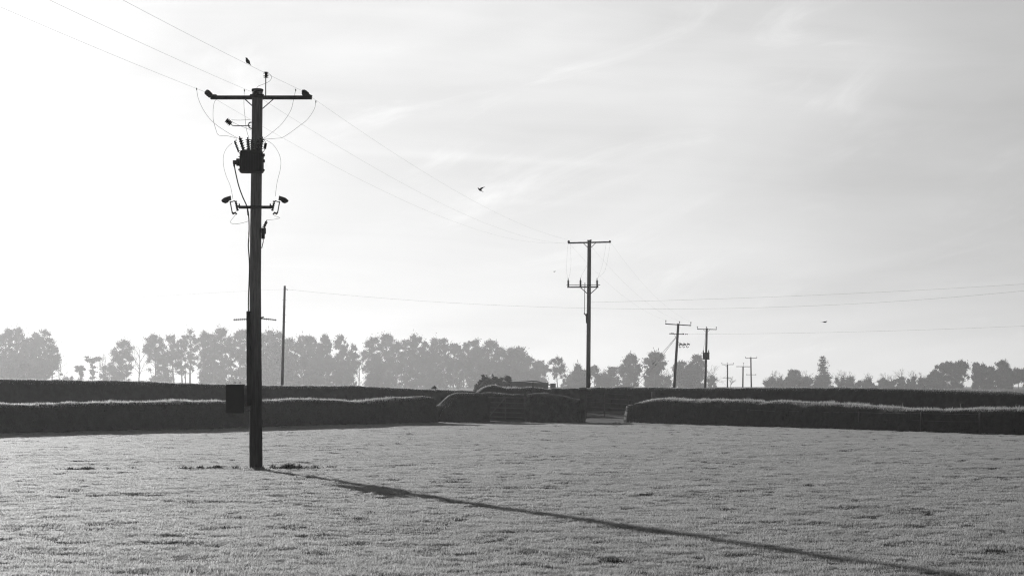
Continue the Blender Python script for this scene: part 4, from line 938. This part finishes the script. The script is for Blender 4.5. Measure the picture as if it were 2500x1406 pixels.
marks = {379: 'first pine at the left end of the long wood, tufted crown on a bare trunk', 400: 'thin pine between the first two big crowns of the long wood', 423: 'narrow ragged pine, second big crown from the left end of the long wood',
 446: 'sparse see-through pine left of the tallest part of the long wood', 466: 'tall airy pine with sky showing through its crown, left of the big pole', 499: 'solid dark pine column left of the wide crown beside the big pole', 520: 'narrow pine leaning into the wide crown left of the big pole',
 541: 'tall wide crowned pine, the highest left of the big pole', 566: 'thin pine in the gap just left of the big pole cabinet', 587: 'pine whose crown touches the left side of the big pole', 612: 'pine hidden mostly behind the big pole', 640: 'pine emerging at the right side of the big pole',
 660: 'pine between the big pole and the bare thin pole', 683: 'wide pine directly behind the bare thin pole', 712: 'rounded pine just right of the bare thin pole', 736: 'spiky topped pine, second right of the bare thin pole', 757: 'broad pine, third right of the bare thin pole',
 778: 'narrow low pine filling between two taller crowns right of the bare thin pole', 797: 'sharp topped pine left of the two crowned gap', 838: 'pine with a ragged pointed top before the bright gap in the wood', 862: 'thin open pine at the edge of the bright gap in the wood',
 913: 'big bulky pine right of the bright gap in the wood', 945: 'bulky pine with the peaked top, second right of the bright gap', 970: 'open crowned pine between two bulky ones, centre of the wood', 990: 'slender pine left of the tallest crown right of centre', 1014: 'pine with the tallest crown right of the bright gap',
 1041: 'low shouldered pine beside the tallest crown right of the bright gap', 1062: 'rounded pine in the middle of the right half of the wood', 1086: 'twiggy open pine top rising between rounded crowns', 1108: 'sparse pine above the steep bank hump', 1132: 'light pine above the dip by the timber gate',
 1160: 'solid pine above the timber gate', 1181: 'low pine tucked between two taller ones above the timber gate', 1202: 'last tall pointed pine of the wood above the barn bushes', 1222: 'low pine behind the barn bushes', 1246: 'left one of the two stepped pines where the wood falls away',
 1266: 'right one of the two stepped pines where the wood falls away', 1288: 'sloping shouldered tree above the barn ridge', 1318: 'low open tree at the right end of the long wood'}
for k, (x, t, wd, kd, dn) in enumerate(wood):
    tree(marks[x], kd, x, t, wd, DT + ((k * 7) % 5) * 9, dens=dn, group=gB)
und = [(395, 918, 60), (520, 893, 70), (590, 900, 60), (655, 880, 80), (700, 872, 90), (760, 876, 90), (812, 874, 80), (846, 880, 50), (915, 880, 60), (965, 872, 90), (1020, 870, 90), (1075, 872, 90), (1125, 876, 80), (1170, 875, 80), (1220, 885, 80), (1265, 893, 70), (1300, 908, 70)]
ut = ['under the first pines', 'under the solid column pine', 'left of the big pole foot of the wood', 'right behind the big pole', 'behind the bare thin pole', 'under the spiky topped pine', 'under the sharp topped pine', 'at the left side of the bright gap', 'at the right side of the bright gap', 'under the peaked bulky pine',
      'under the tallest right crown', 'under the rounded middle pine', 'above the bank hump', 'above the timber gate', 'behind the barn bushes', 'behind the barn ridge', 'at the right end of the wood']
for (x, t, wd), tx in zip(und, ut):
    tree('shorter dense evergreen filling the wood %s' % tx, 'dense', x, t, wd, DT + 55, dens=0.75, group='shorter evergreens inside the long wood')
tree('leafless tree with thin upright limbs in the bright gap of the wood', 'bare', 876, 868, 44, DT)
tree('leafless slender tree among the first pines of the long wood', 'bare', 411, 862, 34, DT)
tree('leafless slender tree left of the tall airy pine', 'bare', 452, 858, 34, DT)
DR = 1010
tree('lone umbrella crowned pine on a long bare trunk, left of the second pole', 'pine', 1361, 872, 38, DR, dens=0.6, sd=35, lo=0.5)
tree('dense cone shaped conifer left of the second pole', 'dense', 1409, 892, 38, DR, dens=0.8)
tree('low spreading tree at the foot of the cone shaped conifer', 'dense', 1392, 917, 44, DR, dens=0.45)
tree('small slim pine immediately right of the second pole', 'pine', 1451, 892, 24, DR, dens=0.5, lo=0.55)
tree('small tree half hidden by the second pole', 'dense', 1430, 905, 22, DR, dens=0.5)
tree('cedar like tree with flat layered branches right of the second pole', 'layered', 1495, 895, 52, DR)
tree('low evergreen mound in front of the layered cedar', 'dense', 1478, 914, 60, DR + 10, dens=0.8)
tree('full rounded tree between the layered cedar and the guy wires', 'dense', 1536, 867, 52, DR, dens=1.3, group=gC)
tree('taller loosely branched tree behind the guy wire insulators', 'pine', 1598, 860, 52, DR, dens=1.3, group=gC)
tree('dense lower tree beneath the guy wires', 'dense', 1597, 898, 50, DR + 10, dens=0.9, group=gC)
tree('thin bare tree at the left side of the leaning pole', 'ivy', 1630, 903, 34, DR, group=gC)
tree('dense tree directly right of the leaning pole', 'dense', 1664, 884, 44, DR, dens=1.1, group=gC)
tree('tall open tree left of the pole with the small transformer', 'dense', 1703, 868, 42, DR, dens=1.0, group=gC)
tree('evergreen behind the lower shaft of the pole with the small transformer', 'dense', 1688, 896, 56, DR + 10, dens=1.0, group=gC)
tree('gnarled bare tree with wide curved limbs right of the pole with the small transformer', 'ivy', 1738, 896, 56, DR, dens=.7, group=gC)
tree('tiny bare sapling by the leftmost far pole', 'bare', 1784, 922, 20, DR)
low = [(1872, 925, 26, 'ivy', 'at the left start of the right skyline'), (1886, 908, 34, 'ivy', 'with a stumpy ivy block, second on the right skyline'), (1902, 915, 34, 'ivy', 'between the ivy stump and the rounded crown'), (1938, 901, 50, 'round', None), (1968, 908, 46, 'ivy', 'left of the pointed spruce'),
       (2054, 906, 46, 'ivy', 'first right of the pointed spruce'), (2074, 912, 34, 'ivy', 'second right of the pointed spruce'), (2118, 911, 54, 'ivy', 'with the widest round head between spruce and oak'), (2160, 912, 36, 'ivy', 'third bushy crown between spruce and oak'), (2177, 917, 30, 'ivy', 'small and stumpy between spruce and oak'),
       (2199, 905, 30, 'ivy', 'with a tall knotted top left of the big round oak'), (2229, 909, 24, 'ivy', 'with a club shaped ivy head left of the big round oak'), (2247, 912, 30, 'ivy', 'leaning against the big round oak')]
for x, t, wd, kd, tx in low:
    if kd == 'round': tree('small rounded evergreen left of the pointed spruce on the right skyline', 'round', x, t, wd, DR, group=gD)
    else: tree('twiggy ivy clad tree %s' % tx, 'ivy', x, t, wd, DR, dens=1.3, group=gD)
tree('pointed spruce with drooping tiers, tallest on the right skyline', 'spruce', 2009, 868, 46, DR)
tree('low dark thicket around the foot of the pointed spruce', 'dense', 2008, 918, 46, DR + 5, dens=0.6)
for k, (x, t, wd) in enumerate(((1918, 922, 90), (1965, 923, 70), (2095, 928, 80), (2150, 927, 90), (2215, 925, 70), (2260, 920, 50))):
    tree('low hedge like thicket at the foot of the right skyline, %s from the left' % ordn[k], 'bush', x, t, wd, DR + 6, dens=2.2, group='low thickets at the foot of the right skyline')
tree('big dome shaped evergreen oak, broadest tree on the right skyline', 'round', 2312, 879, 92, DR, sd=77)
tree('dark side growth merging into the left flank of the big oak', 'round', 2285, 905, 60, DR + 5)
tree('open feathery tree against the right flank of the big oak', 'pine', 2344, 882, 40, DR, dens=1.0)
for x, t, wd, lb in ((2384, 887, 26, 'slim pointed conifer, first in the group right of the big oak'), (2400, 890, 28, 'second slim conifer in the group right of the big oak'), (2421, 898, 36, 'lower rounded conifer in the group right of the big oak'), (2446, 882, 36, 'tallest pointed conifer near the right frame edge'), (2462, 900, 30, 'short conifer beside the tallest one near the right frame edge')):
    tree(lb, 'dense', x, t, wd, DR - 20, dens=0.9, group='conifers between the big oak and the right frame edge')
tree('open crowned tree at the right frame edge', 'pine', 2487, 903, 38, DR - 20, dens=1.0)
tree('tree cut by the right frame edge', 'dense', 2518, 905, 38, DR - 20)

# middle distance bushes
def mbush(label, px, top, wd, d, n=1400, leaf=0.12):
    c = P(px, 940, d); g = 0.38; H = EYE + (HOR - top) / F * d - g; W = wd / F * d
    root = thing('bush', label, 'bush', (c.x, d, g)); r_ = np.random.default_rng(int(px)); cs = []; rs2 = []
    for k in range(22):
        t = r_.uniform(0.1, 0.85); env = math.sqrt(max(0.05, 1 - t ** 2.5)); cs.append((c.x + r_.uniform(-1, 1) * W * 0.40 * env, d + r_.normal() * 0.4, g + H * t)); rs2.append(min(W, H) * 0.20)
    m = MB()
    for k in range(6): m.tube([Vector((c.x + r_.normal() * .1 * W, d, g - .1)), Vector((c.x + r_.normal() * .2 * W, d, g + H * .6))], [0.05, 0.02], 5)
    build(m, 'stems', M_bark, root)
    Vl, Fl = leafcloud(cs, rs2, n * 2, leaf, 0.2, 1.5, 1.0, int(px), 0.0, 0.45); npmesh(Vl, Fl, 'foliage', M_bush, root)
mbush('dense dark bush with a flat top, largest beside the left end of the barn roof', 1185, 911.5, 34, 284, 2200, 0.2)
mbush('middle bush behind the left half of the barn roof', 1213, 915, 36, 284, 2000, 0.2)
mbush('small domed bush standing over the middle of the barn roof', 1240, 915.5, 26, 285, 1500, 0.2)
mbush('low scraggly bush sloping down at the left of the barn bushes', 1167, 936, 26, 283, 800, 0.2)
mbush('little rounded bush poking above the left back bank', 1060, 937, 15, 150.5, 600, 0.09)

# ------------------------------------------------------------------ birds
def bird(label, pos, sc_, heading, pitch, wings, group=None, roll=0.0):
    """wings: None (folded, perched) or list of (side, lift angle, sweep) ; model faces +x"""
    m = MB()
    prof = [(-0.60, 0.012, 0.0), (-0.42, 0.045, 0.0), (-0.28, 0.085, 0.0), (-0.12, 0.15, 0.0), (0.05, 0.175, 0.0), (0.20, 0.15, 0.02), (0.30, 0.11, 0.05), (0.36, 0.10, 0.08), (0.43, 0.105, 0.10), (0.49, 0.08, 0.10), (0.53, 0.035, 0.09), (0.60, 0.018, 0.085), (0.66, 0.004, 0.08)]
    m.tube([Vector((x, 0, z)) for x, r, z in prof], [r * (1.0 if wings else 1.45) for x, r, z in prof], 10)
    m.add([(-0.75, -0.09, 0.0), (-0.75, 0.09, 0.0), (-0.3, 0.05, 0.02), (-0.3, -0.05, 0.02), (-0.75, -0.09, -0.015), (-0.75, 0.09, -0.015), (-0.3, 0.05, -0.03), (-0.3, -0.05, -0.03)], [(0, 1, 2, 3), (7, 6, 5, 4), (0, 4, 5, 1), (1, 5, 6, 2), (3, 7, 4, 0)])
    for side, lift, sweep in (wings or []):
        L = 1.0; n_ = 7; vs = []; fs = []
        for k in range(n_):
            t = k / (n_ - 1); la = lift * (1 - 0.25 * t)
            y_ = side * (0.08 + L * t * math.cos(la)); z_ = 0.06 + L * t * math.sin(la); ch = 0.40 * (1 - t ** 1.6 * 0.9); xl = 0.20 - sweep * t * t
            th = 0.03 * (1 - t) + 0.006
            vs += [(xl, y_, z_ + th), (xl - ch, y_, z_ + 0.004), (xl - ch, y_, z_ - 0.004), (xl, y_, z_ - th)]
        for k in range(n_ - 1):
            for j in range(4): fs.append((k * 4 + j, k * 4 + (j + 1) % 4, k * 4 + 4 + (j + 1) % 4, k * 4 + 4 + j))
        fs.append((0, 3, 2, 1)); fs.append(tuple((n_ - 1) * 4 + j for j in range(4))); m.add(vs, fs)
    if not wings:
        for sd_ in (1, -1):
            m.tube([Vector((0.22, sd_ * 0.12, 0.05)), Vector((0.0, sd_ * 0.165, 0.04)), Vector((-0.3, sd_ * 0.10, 0.02)), Vector((-0.55, sd_ * 0.03, 0.0))], [0.03, 0.07, 0.05, 0.01], 6)
            m.tube([Vector((0.02, sd_ * 0.05, -0.12)), Vector((-0.02, sd_ * 0.05, -0.30))], [0.02, 0.015], 5)
    me_ = bpy.data.meshes.new('bird'); me_.from_pydata(m.v, [], m.f); me_.materials.append(M_bird); me_.update()
    o = bpy.data.objects.new('bird', me_); C.objects.link(o); o.location = pos; o.scale = (sc_,) * 3
    o.rotation_mode = 'XYZ'; o.rotation_euler = (roll, -pitch, heading); tag(o, label, 'bird', group)
    return o
# find the right-hand incoming wire near px 604
full = span(arms1['right'][0], arms1['right'][0] + Vector((-11.2, -109, 0)) / 109.0 * 80, 0.64, 400)
best = min(full, key=lambda p: abs(1250 + F * p.x / p.y - 604))
bird('small bird perched on the wire above the big pole top', best + Vector((0, 0, 0.06)), 0.16, math.radians(180), math.radians(52), None)
bird('bird in flapping flight with one wing raised, left of the second pole', P(1172, 464, 75), 0.17, math.radians(180 + 25), math.radians(28), [(1, 1.0, 0.5), (-1, 0.55, 0.75)])
bird('dark bird gliding low with wings closed, above the right skyline', P(2014, 786, 62), 0.105, math.radians(5), math.radians(6), [(1, 0.1, 1.2), (-1, 0.1, 1.2)])
bird('tiny faraway bird left of the second pole switch arm', P(1354, 663, 140), 0.14, math.radians(190), math.radians(-10), [(1, 0.1, 0.4), (-1, 0.15, 0.4)])

# ------------------------------------------------------------------ haze
m = MB(); hx = 2500.0
m.add([(-hx, -hx, -1.5), (hx, -hx, -1.5), (hx, hx, -1.5), (-hx, hx, -1.5), (-hx, -hx, 34), (hx, -hx, 34), (hx, hx, 34), (-hx, hx, 34)], [(3, 2, 1, 0), (4, 5, 6, 7), (0, 1, 5, 4), (1, 2, 6, 5), (2, 3, 7, 6), (3, 0, 4, 7)])
hm = bpy.data.materials.new('haze'); hm.use_nodes = True; t = hm.node_tree; t.nodes.clear()
ho = t.nodes.new('ShaderNodeOutputMaterial'); pv_ = t.nodes.new('ShaderNodeVolumePrincipled'); pv_.inputs['Color'].default_value = (0.55, 0.55, 0.55, 1)
pv_.inputs['Density'].default_value = 0.00027; pv_.inputs['Anisotropy'].default_value = 0.55
t.links.new(pv_.outputs[0], ho.inputs['Volume'])
hz = build(m, 'haze', hm); tag(hz, kind='stuff')
